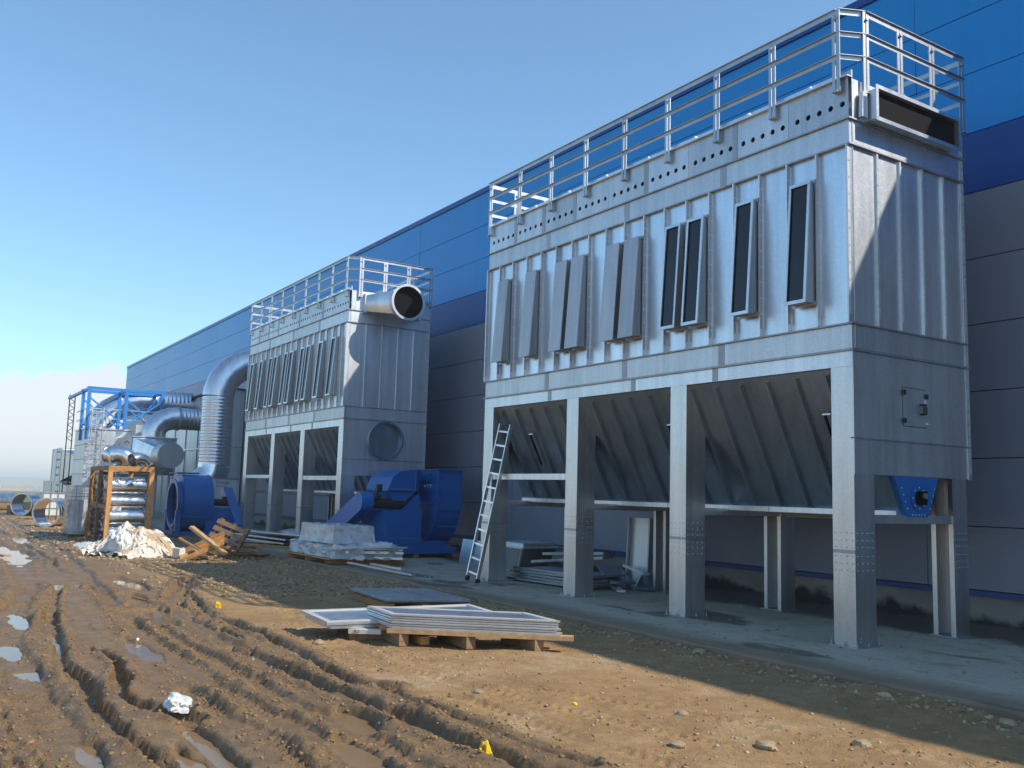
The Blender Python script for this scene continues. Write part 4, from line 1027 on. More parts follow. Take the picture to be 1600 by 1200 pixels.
def cabinet():
    t = T('white_cabinet', 'off-white machine cabinet with dark lettering behind the round blue fan', 'cabinet', (-34.5, 9.5, 0))
    x0, x1, y0, y1 = -36.2, -34.02, 8.99, 10.14
    bd = t.part('body', B((x0, y0, 0.06), (x1, y1, 1.80)), 'white_paint')
    t.part('plinth', B((x0 + .03, y0 + .04, 0), (x1 - .03, y1, 0.06)), 'dark')
    t.part('top_edge', B((x0 - .02, y0 - .02, 1.801), (x1 + .02, y1, 1.85)), 'galv_dull')
    t.part('end_door', B((x1 + 0.0005, y0 + 0.04, 0.12), (x1 + 0.02, y1 - 0.04, 1.77)), 'white_paint')
    lettering('multi', 0.165, 'text_dark', 'lettering', bd, (x1 + 0.022 + 34.5, 9.47 - 9.5, 1.635), (math.radians(90), 0, math.radians(90)))
    lettering('power', 0.150, 'text_grey', 'lettering', bd, (x1 + 0.022 + 34.5, 9.33 - 9.5, 1.52), (math.radians(90), 0, math.radians(90)))
    m = MB()
    for q in range(4):
        for k in range(3): m.box((x1 + 0.021, 9.325 + q * 0.034, 1.64 + k * 0.036), (x1 + 0.0235, 9.350 + q * 0.034, 1.665 + k * 0.036))
    t.part('emblem', m, 'text_grey', bd, kind='stuff')
cabinet()

def wall_casing():
    t = T('wall_casing', 'large grey sheet-metal casing built against the hall wall left of the ribbed duct', 'casing', (-42, 12, 0))
    x0, x1 = -56.0, -41.9
    for i in range(6):
        a = x0 + (x1 - x0) * i / 6; b = x0 + (x1 - x0) * (i + 1) / 6
        for z0, z1 in ((0.02, 3.3), (3.32, 5.9)):
            t.part('panel', B((a + .01, 11.75, z0), (b - .01, 12.54, z1)), 'galv_end')
        if i < 5: t.part('post', B((b - .05, 11.70, 0), (b + .05, 11.749, 5.9)), 'galv')
    t.part('roof_edge', B((x0 - .1, 11.6, 5.905), (x1 + .1, 12.54, 5.97)), 'rubber')
    t.part('rail', B((x0, 11.68, 3.28), (x1, 11.698, 3.36)), 'galv')
wall_casing()

def plenum():
    t = T('intake_box', 'grey filter box with a square-to-round end and capped round stub above the wooden crate', 'filter box', (-41.5, 9, 0))
    cy, cz, r = 9.04, 2.76, 0.52
    t.part('round_stub', MB().sweep([(-40.0, cy, cz), (-41.4, cy, cz)], r, 36), 'duct', smooth=40)
    t.part('end_cap', MB().sweep([(-39.975, cy, cz), (-39.975, cy, cz), (-40.02, cy, cz)], [0.001, r + 0.012, r + 0.012], 36), 'galv_dull', smooth=40)
    n = 32; rd = []; sq = []
    for k in range(n):
        a = 2 * math.pi * k / n; c, s = math.cos(a), math.sin(a); e = max(abs(c), abs(s))
        rd.append((-41.4, cy + c * r, cz + s * r)); sq.append((-43.3, cy + c / e * 0.95, cz + 0.02 + s / e * 0.80))
    t.part('transition', MB().add(rd + sq, [(k, (k + 1) % n, (k + 1) % n + n, k + n) for k in range(n)]), 'duct', smooth=18)
    bx = t.part('box', B((-46.6, cy - 0.97, cz - 0.80), (-43.3, cy + 0.97, cz + 0.84)), 'galv_end')
    m = MB()
    for x in (-46.6, -45.3, -43.36): m.box((x, cy - 0.99, cz - 0.8), (x + 0.08, cy - 0.971, cz + 0.84))
    m.box((-46.6, cy - 0.99, cz + 0.841), (-43.2, cy + 0.97, cz + 0.88))
    t.part('frame', m, 'galv', bx)
    m = MB(); rnd = random.Random(4)
    for x, z in ((-44.7, .6), (-44.3, .62), (-43.9, .55), (-44.5, -.1), (-43.8, .1), (-43.8, -.4), (-44.6, -.55), (-46, .5), (-45.9, -.2)): m.box((x, cy - 0.985, cz + z), (x + 0.16, cy - 0.971, cz + z + 0.07))
    t.part('latch', m, 'rubber', bx, kind='stuff')
    for x in (-46.3, -43.7):
        for y in (8.2, 9.8): t.part('support_leg', B((x, y, 0), (x + .1, y + .1, 1.95)), 'galv_leg')
    t.part('inlet_bend', MB().sweep([(-44.2, 9.15, 3.6), (-44.2, 9.15, 3.9), (-44.2, 9.25, 4.15), (-44.2, 9.5, 4.42), (-44.2, 9.85, 4.55), (-44.2, 10.2, 4.58)], 0.52, 30), 'duct', smooth=24)
    pa, ra = ribbed_path((-44.2, 10.2, 4.58), (-44.2, 11.74, 4.58), 0.50, 0.16, 0.012)
    t.part('inlet_pipe', MB().sweep(pa, ra, 30), 'duct', smooth=50)
    t.part('pipe_band', MB().hollow((-44.2, 10.16, 4.58), (-44.2, 10.24, 4.58), 0.55, 0.03, 30), 'galv_dull', smooth=40)
plenum()

def tower():
    t = T('filter_tower', 'slim grey filter tower with caged ladder and blue top frame far along the hall', 'filter tower', (-47, 8, 0))
    x0, x1, y0, y1 = -49.6, -46.3, 6.65, 9.9
    for k in range(6):
        z0 = -0.1 + k * 0.68; t.part('wall_panel', B((x0, y0, z0), (x1, y1, z0 + 0.665)), 'galv_end')
    m = MB()
    for z in np.arange(0.55, 3.9, 0.68): m.box((x0 - .02, y0 - .02, z), (x1 + .02, y1, z + 0.03))
    t.part('seam_lip', m, 'galv_dull')
    t.part('roof', B((x0 - .05, y0 - .05, 3.99), (x1 + .05, y1 + .05, 4.06)), 'galv')
    t.part('dark_door', B((x1 + 0.001, 7.35, 0.2), (x1 + 0.03, 8.0, 2.3)), 'gasket')
    # roof hand rail
    m = MB()
    for z in (4.5, 4.95):
        m.bar((x1, y0, z), (x1, y1, z), 0.05, 0.05); m.bar((x0, y0, z), (x1, y0, z), 0.05, 0.05)
    for y in np.linspace(y0, y1, 5): m.bar((x1, y, 4.05), (x1, y, 4.97), 0.05, 0.05)
    t.part('hand_rail', m, 'galv')
    # ladder with hoops
    lx, ly = x1 + 0.28, 7.05
    m = MB()
    for s in (-0.24, 0.24): m.bar((lx, ly + s, 0.1), (lx, ly + s, 5.0), 0.05, 0.05)
    for z in np.arange(0.3, 4.95, 0.30): m.bar((lx, ly - 0.24, z), (lx, ly + 0.24, z), 0.035, 0.035)
    ld = t.part('ladder', m, 'galv')
    for z in np.arange(2.2, 5.0, 0.62):
        pts = [(lx + 0.72 * math.sin(a), ly - 0.36 * math.cos(a), z) for a in np.linspace(0.0, math.pi, 9)]
        q = MB()
        for a, b in zip(pts[:-1], pts[1:]): q.bar(a, b, 0.03, 0.06)
        t.part('cage_hoop', q, 'galv', ld)
    q = MB()
    for a in np.linspace(0.3, math.pi - .3, 4): q.bar((lx + 0.72 * math.sin(a), ly - 0.36 * math.cos(a), 2.2), (lx + 0.72 * math.sin(a), ly - 0.36 * math.cos(a), 4.7), 0.03, 0.03)
    t.part('cage_bar', q, 'galv', ld)
    # blue steel frame on top
    X = (-46.05, -47.75); Y = (6.62, 8.23, 9.84)
    for x in X:
        for y in Y:
            t.part('blue_post', B((x - .09, y - .07, 3.5 if y < 7 else 4.07), (x + .09, y + .07, 5.80)), 'steel_blue')
    for x in X: t.part('blue_beam', MB().box((x - .09, Y[0] - .1, 5.802), (x + .09, Y[2] + .1, 5.93)), 'steel_blue')
    for y in Y: t.part('blue_beam', MB().box((X[1] + .091, y - .06, 5.80), (X[0] - .091, y + .06, 5.90)), 'steel_blue')
    t.part('blue_beam', MB().box((-52.6, Y[0] - .06, 5.78), (X[1] - .091, Y[0] + .06, 5.9)), 'steel_blue')
    for x in X:
        for a, b in ((0, 1), (1, 2)):
            t.part('brace', MB().bar((x, Y[a], 5.45), (x, Y[b], 4.2), 0.05, 0.07), 'steel_blue')
        t.part('brace', MB().bar((x + .06, Y[1], 4.2), (x + .06, Y[2], 5.45), 0.05, 0.07), 'steel_blue')
    # big bend passing through the frame into the wall
    t.part('outlet_bend', MB().sweep([(-48.3, 7.3, 4.1), (-48.3, 7.45, 4.5), (-48.3, 7.9, 5.0), (-48.3, 8.5, 5.4), (-48.3, 9.2, 5.55), (-48.3, 9.8, 5.58)], 0.62, 30), 'shiny', smooth=24)
    pa, ra = ribbed_path((-48.3, 9.8, 5.58), (-48.3, 11.74, 5.58), 0.60, 0.18, 0.016)
    t.part('outlet_pipe', MB().sweep(pa, ra, 30), 'duct', smooth=50)
    t.part('side_casing', B((-46.25, 8.6, 2.9), (-45.3, 9.95, 4.25)), 'galv_end')
tower()
m = MB()
p = [(-52.2, 6.6), (-52.2, 6.85)]
for q in p: m.bar((*q, -0.1), (*q, 6.0), 0.05, 0.05)
for k in range(14): m.bar((-52.2, 6.6 if k % 2 else 6.85, 3.6 + k * .17), (-52.2, 6.85 if k % 2 else 6.6, 3.77 + k * .17), 0.03, 0.03)
solo('lattice_mast', m, 'rubber', 'thin dark lattice mast standing left of the filter tower', 'mast', (-52.2, 6.7, -0.1))

def far_box(x0, x1, y0, y1, z0, z1, label, tip):
    t = T('filter_box', label, 'filter box', (x1, y0, z0))
    bd = t.part('body', B((x0, y0, z0), (x1, y1, z1)), 'galv_end')
    m = MB()
    for x in (x0, (x0 + x1) / 2, x1 - 0.1): m.box((x, y0 - 0.03, z0), (x + 0.1, y0 - 0.001, z1))
    m.box((x0, y0 - 0.05, z1 + .001), (x1, y1, z1 + 0.06)); t.part('frame', m, 'galv', bd)
    m = MB()
    for i in range(4):
        for j in range(2): m.box((x1 - 1.6 + j * .7, y0 - 0.02, z0 + .3 + i * (z1 - z0 - .5) / 3), (x1 - 1.25 + j * .7, y0 - 0.001, z0 + .38 + i * (z1 - z0 - .5) / 3))
    t.part('latch', m, 'rubber', bd, kind='stuff')
    t.part('taper', MB().hexa([(x1, y0, z0), (x1 + tip, y0 + .7, z0 + .55), (x1 + tip, y1 - .7, z0 + .55), (x1, y1, z0), (x1, y0, z1), (x1 + tip, y0 + .7, z1 - .55), (x1 + tip, y1 - .7, z1 - .55), (x1, y1, z1)]), 'duct')
    t.part('round_neck', MB().sweep([(x1 + tip, (y0 + y1) / 2, (z0 + z1) / 2), (x1 + tip + 1.0, (y0 + y1) / 2, (z0 + z1) / 2)], (z1 - z0) / 2 - .45, 24, False, True), 'galv_dull', smooth=40)
    return t
far_box(-60.6, -56.8, 7.0, 9.2, 1.55, 3.35, 'upper of two stacked grey filter boxes at the far end of the row', 1.6)
far_box(-63.6, -56.4, 7.0, 9.4, -0.1, 1.50, 'lower of two stacked grey filter boxes at the far end of the row', 1.4)

# ------------------------------------------------------------------ timber pallets, panel stacks, grating
def plank_pallet(t, corners, z0, mat='wood', nb=5, blocks=True, th=0.022, bh=0.10, nt_=3):
    """corners: two adjacent edges given by origin o, vectors a (long) and b (short)"""
    o, a, b = (Vector((*q, 0)) for q in corners)
    L, Wd = a.length, b.length; ua, ub = a.normalized(), b.normalized()
    for i in range(3):          # bearers along a
        c = o + b * (0.08 + 0.42 * i)
        t.part('bearer', MB().bar(c + ua * 0.0 + Vector((0, 0, z0 + bh / 2)), c + a + Vector((0, 0, z0 + bh / 2)), 0.09, bh), mat)
    for i in range(nb):         # boards across
        c = o + a * ((i + 0.5) / nb)
        t.part('board', MB().bar(c - ub * 0.02 + Vector((0, 0, z0 + bh + th / 2 + .001)), c + b + ub * 0.02 + Vector((0, 0, z0 + bh + th / 2 + .001)), L / nb * 0.62, th), mat)
def sheet_panel(name, label, cat, o, a, b, z, th, rim, group=None, lean=(0, 0)):
    """flat sheet-metal panel with a turned-up white rim"""
    o, a, b = Vector((*o, z)), Vector((*a, lean[0])), Vector((*b, lean[1]))
    c = o + a * .5 + b * .5
    t = T(name, label, cat, tuple(c), None)
    up = Vector((0, 0, th))
    t.part('sheet', MB().hexa([o, o + a, o + a + b, o + b, o + up * .7, o + a + up * .7, o + a + b + up * .7, o + b + up * .7]), 'galv_panel')
    ua, ub = a.normalized(), b.normalized(); r = rim
    for p, q, k in ((o, a, ub), (o + b - ub * r, a, ub)):
        t.part('rim', MB().hexa([p + up * .702, p + q + up * .702, p + q + k * r + up * .702, p + k * r + up * .702, p + up, p + q + up, p + q + k * r + up, p + k * r + up]), 'panel_rim')
    for p, k in ((o + ub * r, ua), (o + a - ua * r + ub * r, ua)):
        q = b - ub * 2 * r
        t.part('rim', MB().hexa([p + up * .702, p + k * r + up * .702, p + k * r + q + up * .702, p + q + up * .702, p + up, p + k * r + up, p + k * r + q + up, p + q + up]), 'panel_rim')
    return t

# near stack of framed panels on its pallet
pt = T('timber_pallet', 'long low timber pallet carrying the thick stack of framed metal panels', 'pallet', (-9.3, 5.4, -0.1))
O = Vector((-9.47, 4.62)); A = Vector((1.17, 1.45)); Bv = Vector((-0.75, 0.05))     # long edge runs towards the slab
def on(p, k): return (p[0] + k[0], p[1] + k[1])
zG = -0.11
ua = A.normalized(); ub = Bv.normalized()
for i in range(3):
    c = O + A * (0.07 + 0.40 * i)
    pt.part('bearer', MB().bar((c.x - ub.x * 0.02, c.y - ub.y * .02, zG + 0.075), (c.x + Bv.x, c.y + Bv.y, zG + 0.075), 0.11, 0.13), 'wood_old')
for i in range(4):
    c = O + Bv * (0.03 + 0.31 * i) - A * 0.02
    pt.part('board', MB().bar((c.x, c.y, zG + 0.168), (c.x + A.x * 1.1, c.y + A.y * 1.1, zG + 0.168), 0.12, 0.048), 'wood')
zz = zG + 0.195
for k in range(6):
    dx = random.Random(k).uniform(-0.02, 0.02)
    o = O + Vector((-0.0 + dx, -0.02 + dx * .5)); th = 0.027
    if k == 5: lab, gr = 'topmost framed panel of the thick stack, pale rim round a bare metal sheet', None
    else: lab, gr = 'framed metal panel, %s of the thick stack on the pallet' % ['lowest', 'second from the bottom', 'third from the bottom', 'third from the top', 'second from the top'][k], None
    sheet_panel('framed_sheet', lab, 'metal panel', (o.x, o.y), tuple(A), tuple(Bv), zz, th - 0.007, 0.085, gr, lean=(0, 0.0))
    zz += th
solo('timber_beam', MB().bar((-10.55, 4.98, -0.06), (-9.28, 4.94, -0.045), 0.10, 0.09), 'wood_orange', 'loose orange timber lying on the dirt in front of the thick panel stack', 'timber', (-9.9, 4.96, -0.1))
# far pair of panels on a pallet, only just off the ground
p2 = T('timber_pallet', 'low pallet under the pair of thin panels left of the thick stack', 'pallet', (-10.4, 5.0, -0.1))
for q0, q1 in (((-10.62, 4.45), (-10.1, 6.0)), ((-10.0, 4.35), (-9.9, 4.9))):
    p2.part('bearer', MB().bar((*q0, -0.05), (*q1, -0.05), 0.1, 0.1), 'wood_old')
for k in range(3): p2.part('board', MB().bar((-10.75, 4.4 + .55 * k, 0.013), (-9.85, 4.42 + .55 * k, 0.013), 0.12, 0.022), 'wood_old')
sheet_panel('framed_sheet', 'lower of two thin framed panels on the low pallet left of the thick stack', 'metal panel', (-10.0, 4.12), (0.35, 2.0), (-0.86, 0.02), 0.03, 0.04, 0.07)
sheet_panel('framed_sheet', 'upper of two thin framed panels on the low pallet left of the thick stack', 'metal panel', (-9.95, 4.05), (0.30, 2.15), (-0.84, 0.0), 0.078, 0.04, 0.07, lean=(0.02, 0.03))
solo('timber_offcut', MB().bar((-9.98, 4.34, 0.0), (-9.72, 4.62, 0.012), 0.10, 0.05), 'paper', 'short yellow timber offcut poking out under the thin panels', 'timber', (-9.85, 4.5, -0.1))
# dark grating sheet on a pallet behind
gt = T('grating_sheet', 'dark blue-grey ribbed grating sheet lying on a pallet in the shade', 'grating', (-12.8, 6.4, 0.05))
o, a, b = Vector((-12.2, 5.82)), Vector((0.45, 1.15)), Vector((-1.55, 0.12))
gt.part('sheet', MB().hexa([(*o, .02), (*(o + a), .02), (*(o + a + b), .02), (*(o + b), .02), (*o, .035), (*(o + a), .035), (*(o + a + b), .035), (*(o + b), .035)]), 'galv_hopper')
for k in range(13):
    p = o + b * ((k + .5) / 13); gt.part('rib', MB().bar((*p, .047), (*(p + a), .047), 0.035, 0.022), 'galv_dull')
for k in range(6):
    p = o + a * ((k + .5) / 6); gt.part('cross_bar', MB().bar((*p, .062), (*(p + b), .062), 0.02, 0.008), 'galv_dull')
p3 = T('timber_pallet', 'low shaded pallet under the dark grating sheet', 'pallet', (-12.8, 6.4, -0.1))
for k in range(3):
    p = o + a * (0.08 + .4 * k); p3.part('bearer', MB().bar((*p, -0.065), (*(p + b), -0.065), 0.09, 0.11), 'wood_orange')
for k in range(4):
    p = o + b * (0.05 + .3 * k); p3.part('board', MB().bar((*p, 0.005), (*(p + a), 0.005), 0.1, 0.02), 'wood_old')

# ------------------------------------------------------------------ ladder against the filter
ld = T('ladder', 'long aluminium ladder leaning against the cross beam of the nearest filter', 'ladder', (-14.47, 8.6, 0))
b0, b1 = Vector((-14.48, 8.60, 0.02)), Vector((-14.17, 9.03, 2.84)); ux = Vector((1, 0, 0)); d = (b1 - b0)
ux = (ux - d.normalized() * ux.dot(d.normalized())).normalized()
for s, e in ((-0.18, 0.0), (0.18, 0.0)):
    ld.part('rail', MB().bar(b0 + ux * s, b1 + ux * s, 0.028, 0.065, ux.cross(d)), 'alu')
    ld.part('foot', MB().bar(b0 + ux * s - d.normalized() * .02, b0 + ux * s + d.normalized() * .07, 0.04, 0.08, ux.cross(d)), 'rubber')
for k in range(11):
    c = b0 + d * ((k + 0.55) / 11.1)
    ld.part('rung', MB().bar(c - ux * 0.166, c + ux * 0.166, 0.03, 0.032, d), 'alu')

# ------------------------------------------------------------------ things under the nearest filter
hp = T('duct_hopper', 'flanged tapering duct piece standing upright under the nearest filter', 'duct piece', (-16.3, 10.7, 0))
hp.part('taper', MB().hexa([(-16.7, 10.55, 0.0), (-15.95, 10.55, 0.0), (-15.95, 11.2, 0.0), (-16.7, 11.2, 0.0), (-16.95, 10.45, 0.50), (-15.65, 10.45, 0.50), (-15.65, 11.3, 0.50), (-16.95, 11.3, 0.50)]), 'galv_dull')
hp.part('top_flange', MB().box((-17.1, 10.35, 0.501), (-15.5, 11.4, 0.525)).box((-16.9, 10.5, 0.525), (-15.7, 11.25, 0.60)), 'galv')
hp.part('corner_seam', MB().bar((-15.945, 10.54, 0.0), (-15.645, 10.44, 0.50), 0.03, 0.03), 'alu')
solo('blue_plate', MB().hexa([(-18.3, 10.5, 0.0), (-16.95, 10.9, 0.0), (-16.95, 10.93, 0.0), (-18.3, 10.53, 0), (-18.3, 10.6, 0.55), (-16.95, 11.0, 0.5), (-16.95, 11.03, 0.5), (-18.3, 10.63, 0.55)]), 'galv_hopper', 'shaded blue-grey plate propped upright behind the ladder foot', 'plate', (-17.6, 10.7, 0))
rs = random.Random(11)
def flat_sheet(cx, cy, z, L, Wd, ang, tilt, th, mat, label, group=None, name='metal_sheet'):
    t = T(name, label, 'metal sheet', (cx, cy, z), group)
    R = Matrix.Rotation(ang, 3, 'Z') @ Matrix.Rotation(tilt, 3, 'Y')
    def q(x, y, zz): return Vector((cx, cy, z)) + R @ Vector((x, y, zz))
    l, w = L / 2, Wd / 2
    t.part('face', MB().hexa([q(-l, -w, 0), q(l, -w, 0), q(l, w, 0), q(-l, w, 0), q(-l, -w, .012), q(l, -w, .012), q(l, w, .012), q(-l, w, .012)]), mat)
    t.part('folded_edge', MB().hexa([q(-l, -w - .012, -.0), q(l, -w - .012, -.0), q(l, -w - .001, -.0), q(-l, -w - .001, -.0), q(-l, -w - .012, th), q(l, -w - .012, th), q(l, -w - .001, th), q(-l, -w - .001, th)]), mat)
    t.part('folded_edge', MB().hexa([q(l + .001, -w, 0), q(l + .013, -w, 0), q(l + .013, w, 0), q(l + .001, w, 0), q(l + .001, -w, th), q(l + .013, -w, th), q(l + .013, w, th), q(l + .001, w, th)]), mat)
    return t
for k in range(5):
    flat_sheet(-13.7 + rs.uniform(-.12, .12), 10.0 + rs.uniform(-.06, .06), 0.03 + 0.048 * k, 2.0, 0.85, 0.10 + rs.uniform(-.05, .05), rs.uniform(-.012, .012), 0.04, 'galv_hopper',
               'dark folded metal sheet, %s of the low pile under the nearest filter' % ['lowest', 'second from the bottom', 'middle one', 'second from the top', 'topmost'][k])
flat_sheet(-14.6, 10.9, 0.34, 1.5, 0.5, 0.5, -0.10, 0.05, 'galv_hopper', 'narrow dark sheet lying crosswise behind the low pile under the filter')
flat_sheet(-14.5, 10.95, 0.46, 1.3, 0.4, 0.45, -0.06, 0.05, 'galv_hopper', 'upper crosswise sheet lying behind the low pile under the filter')
flat_sheet(-12.9, 10.6, 0.22, 0.9, 0.45, -0.4, 0.25, 0.05, 'galv_hopper', 'tilted blue-grey sheet on the right end of the low pile')
flat_sheet(-12.7, 10.9, 0.30, 0.8, 0.12, -0.25, 0.10, 0.05, 'alu', 'bright narrow metal strip on the right end of the low pile')
flat_sheet(-12.6, 10.35, 0.05, 1.1, 0.14, -0.5, 0.06, 0.04, 'galv', 'bright offcut strip on the slab at the right of the low pile')
flat_sheet(-12.35, 10.9, 0.14, 0.7, 0.3, -0.9, 0.3, 0.05, 'galv_hopper', 'crumpled grey offcut leaning at the far right of the low pile')
lp = T('upright_sheet', 'tall narrow grey panel leaning upright beside a rear leg of the nearest filter', 'metal panel', (-12.9, 11.1, 0))
lp.part('face', MB().hexa([(-13.15, 11.12, 0.0), (-12.62, 11.12, 0.0), (-12.62, 11.14, 0), (-13.15, 11.14, 0), (-13.15, 11.18, 1.22), (-12.62, 11.18, 1.22), (-12.62, 11.20, 1.22), (-13.15, 11.20, 1.22)]), 'galv_end')
for x0, x1 in ((-13.19, -13.151), (-12.619, -12.58)):
    lp.part('folded_edge', MB().hexa([(x0, 11.05, 0.0), (x1, 11.05, 0.0), (x1, 11.14, 0), (x0, 11.14, 0), (x0, 11.11, 1.22), (x1, 11.11, 1.22), (x1, 11.20, 1.22), (x0, 11.20, 1.22)]), 'galv_dull')
# strips of profile on the slab between the fan and the pallets
def strip(p0, p1, w, h, mat, label, group=None): solo('metal_profile', MB().bar((p0[0], p0[1], h / 2 + p0[2]), (p1[0], p1[1], h / 2 + p1[2]), w, h), mat, label, 'metal profile', (p0[0], p0[1], p0[2]), group)
strip((-18.2, 7.82, 0.06), (-15.6, 8.0, 0.03), 0.08, 0.03, 'alu', 'longest bright profile nearest the slab edge beside the blue fan')
strip((-17.8, 8.15, 0.05), (-16.5, 8.22, 0.05), 0.07, 0.04, 'alu', 'shorter bright profile lying behind the long one beside the blue fan')
for k in range(4): strip((-17.5 + .2 * k, 8.02 + .05 * k, 0.0), (-15.7 + .12 * k, 8.10 + .05 * k, 0.0), 0.04, 0.035, 'galv_hopper', 'dark thin profile, %s between two bright profiles' % ['nearest the slab edge', 'second from the slab edge', 'third from the slab edge', 'farthest from the slab edge'][k])

# ------------------------------------------------------------------ soft heaps: film, rubbish
def crumple(cx, cy, z0, rx, ry, h, seed, amp, n=44, box=0.0, sharp=0.5):
    m = MB(); vs = []
    for i in range(n + 1):
        for j in range(n + 1):
            u, v = i / n * 2 - 1, j / n * 2 - 1
            r = (abs(u) ** 4 + abs(v) ** 4) ** 0.25 if box else math.hypot(u, v)
            if box: hh = 1 if max(abs(u), abs(v)) < 0.86 else max(0.0, (1 - max(abs(u), abs(v))) / 0.14)
            else: hh = max(0.0, 1 - r ** 2) ** 0.8
            p = Vector((u * 2.3 + seed, v * 2.3, seed * .7))
            rid = sum((1 - abs(mnoise.noise(p * f)) * 2) * a for f, a in ((1.2, .5), (2.6, .3), (5.5, .2))) - 0.4
            k = 1 + 0.18 * mnoise.noise(Vector((u * 1.5 + seed, v * 1.5, 4)))
            vs.append((cx + u * rx * k + 0.04 * rid * rx * .3, cy + v * ry * k, z0 + hh * h * (1 + amp * rid) + amp * .12 * rid * h))
    fs = [(i * (n + 1) + j, (i + 1) * (n + 1) + j, (i + 1) * (n + 1) + j + 1, i * (n + 1) + j + 1) for i in range(n) for j in range(n)]
    return m.add(vs, fs)
def blob(c, r, seed, amp=0.35, fold=0.25, n=22):
    """crumpled closed lump, flattened where it lies"""
    m = MB(); vs = []; c = Vector(c)
    for i in range(n + 1):
        for j in range(n * 2):
            th, ph = math.pi * i / n, math.pi * j / n
            d = Vector((math.sin(th) * math.cos(ph), math.sin(th) * math.sin(ph), math.cos(th))); p = d * 1.4 + Vector((seed * 3.1, seed * 1.7, seed))
            q = 1 + amp * mnoise.noise(p) + fold * (0.5 - abs(mnoise.noise(p * 2.3)) * 2) * 0.6 + fold * (0.5 - abs(mnoise.noise(p * 5.1)) * 2) * 0.35
            v = Vector((d.x * r[0], d.y * r[1], d.z * r[2])) * q
            if v.z < -r[2] * .45: v.z = -r[2] * .45
            vs.append(c + v)
    k = n * 2
    return m.add(vs, [(i * k + j, (i + 1) * k + j, (i + 1) * k + (j + 1) % k, i * k + (j + 1) % k) for i in range(n) for j in range(k)])
# rubbish heap of dirty film
hp_ = T('rubbish_heap', 'big heap of dirty crumpled plastic film in front of the wooden crate', 'rubbish heap', (-24.3, 4.8, -0.1))
hp_.part('film_mass', crumple(-24.3, 4.80, -0.18, 1.85, 0.95, 0.50, 3.1, 0.22, 60), 'film_trash', smooth=40)
rh = random.Random(77)
def heap_z(x, y):
    q = min(1.0, math.hypot((x + 24.3) / 1.85, (y - 4.8) / 0.95)); return -0.16 + (0.70 * max(0.0, 1 - q * q) ** 0.9) * (0.75 + 0.9 * mnoise.noise(Vector((x * 1.1, y * 1.4, 3.3)))) + (0.0 if q >= 1 else 0.10 * (1 - q))
def drape(x, y, w, h, ang, seed, n=18):
    m = MB(); vs = []; ca, sa = math.cos(ang), math.sin(ang)
    for i in range(n + 1):
        for j in range(n + 1):
            u, v = (i / n - .5) * w, (j / n - .5) * h
            u *= 1 + .35 * mnoise.noise(Vector((j * .3, seed, 1))); v *= 1 + .35 * mnoise.noise(Vector((i * .3, seed, 2)))
            px, py = x + u * ca - v * sa, y + u * sa + v * ca
            p = Vector((u * 3.2, v * 7.0, seed * 1.9))
            fold = (0.5 - abs(mnoise.noise(p)) * 1.6) * .13 + (0.5 - abs(mnoise.noise(p * 2.4)) * 1.6) * .055 + mnoise.noise(p * .5) * .10
            vs.append((px + fold * .3, py - fold * .4, max(-0.14, heap_z(px, py)) + .05 + fold))
    return m.add(vs, [(i * (n + 1) + j, (i + 1) * (n + 1) + j, (i + 1) * (n + 1) + j + 1, i * (n + 1) + j + 1) for i in range(n) for j in range(n)])
for k in range(44):
    a, q = rh.uniform(0, 6.283), math.sqrt(rh.uniform(0, 1)) * 0.95
    x, y = -24.3 + 1.8 * q * math.cos(a), 4.80 + 0.92 * q * math.sin(a)
    hp_.part('film_sheet', drape(x, y, rh.uniform(.5, 1.1), rh.uniform(.3, .6), rh.uniform(0, 3.14), k * 1.31), rh.choice(['film_trash', 'film_trash', 'film_trash', 'bag', 'cardboard', 'film_trash', 'film_trash', 'paper']), smooth=60)
solo('plastic_bag', blob((-23.15, 4.25, 0.16), (0.40, 0.24, 0.36), 5.5, 0.25, 0.3, 24), 'bag', 'bulging pale plastic bag at the front of the rubbish heap', 'plastic bag', (-23.15, 4.25, -0.1), smooth=40)
solo('plastic_sheet', crumple(-26.6, 4.15, -0.12, 1.6, 0.42, 0.10, 6.6, 0.8, 30), 'bag', 'flat pale plastic sheet on the ground left of the rubbish heap', 'plastic sheet', (-26.6, 4.15, -0.1), smooth=40)
solo('paper_bundle', MB().hexa([(-22.2, 5.22, -.08), (-21.95, 5.3, -.08), (-22.0, 5.45, -.08), (-22.25, 5.38, -.08), (-22.2, 5.2, .14), (-21.95, 5.3, .13), (-22.0, 5.44, .13), (-22.25, 5.36, .14)]), 'paper', 'small pale bundle at the right foot of the rubbish heap', 'bundle', (-22.1, 5.3, -0.1))
solo('plastic_bag', blob((-7.42, 1.86, gz(-7.42, 1.86) + 0.02), (0.15, 0.095, 0.07), 2.2, 0.45, 0.28, 24), 'bag', 'crumpled white plastic bag lying alone in the rutted mud', 'plastic bag', (-7.42, 1.86, -0.1), smooth=50)

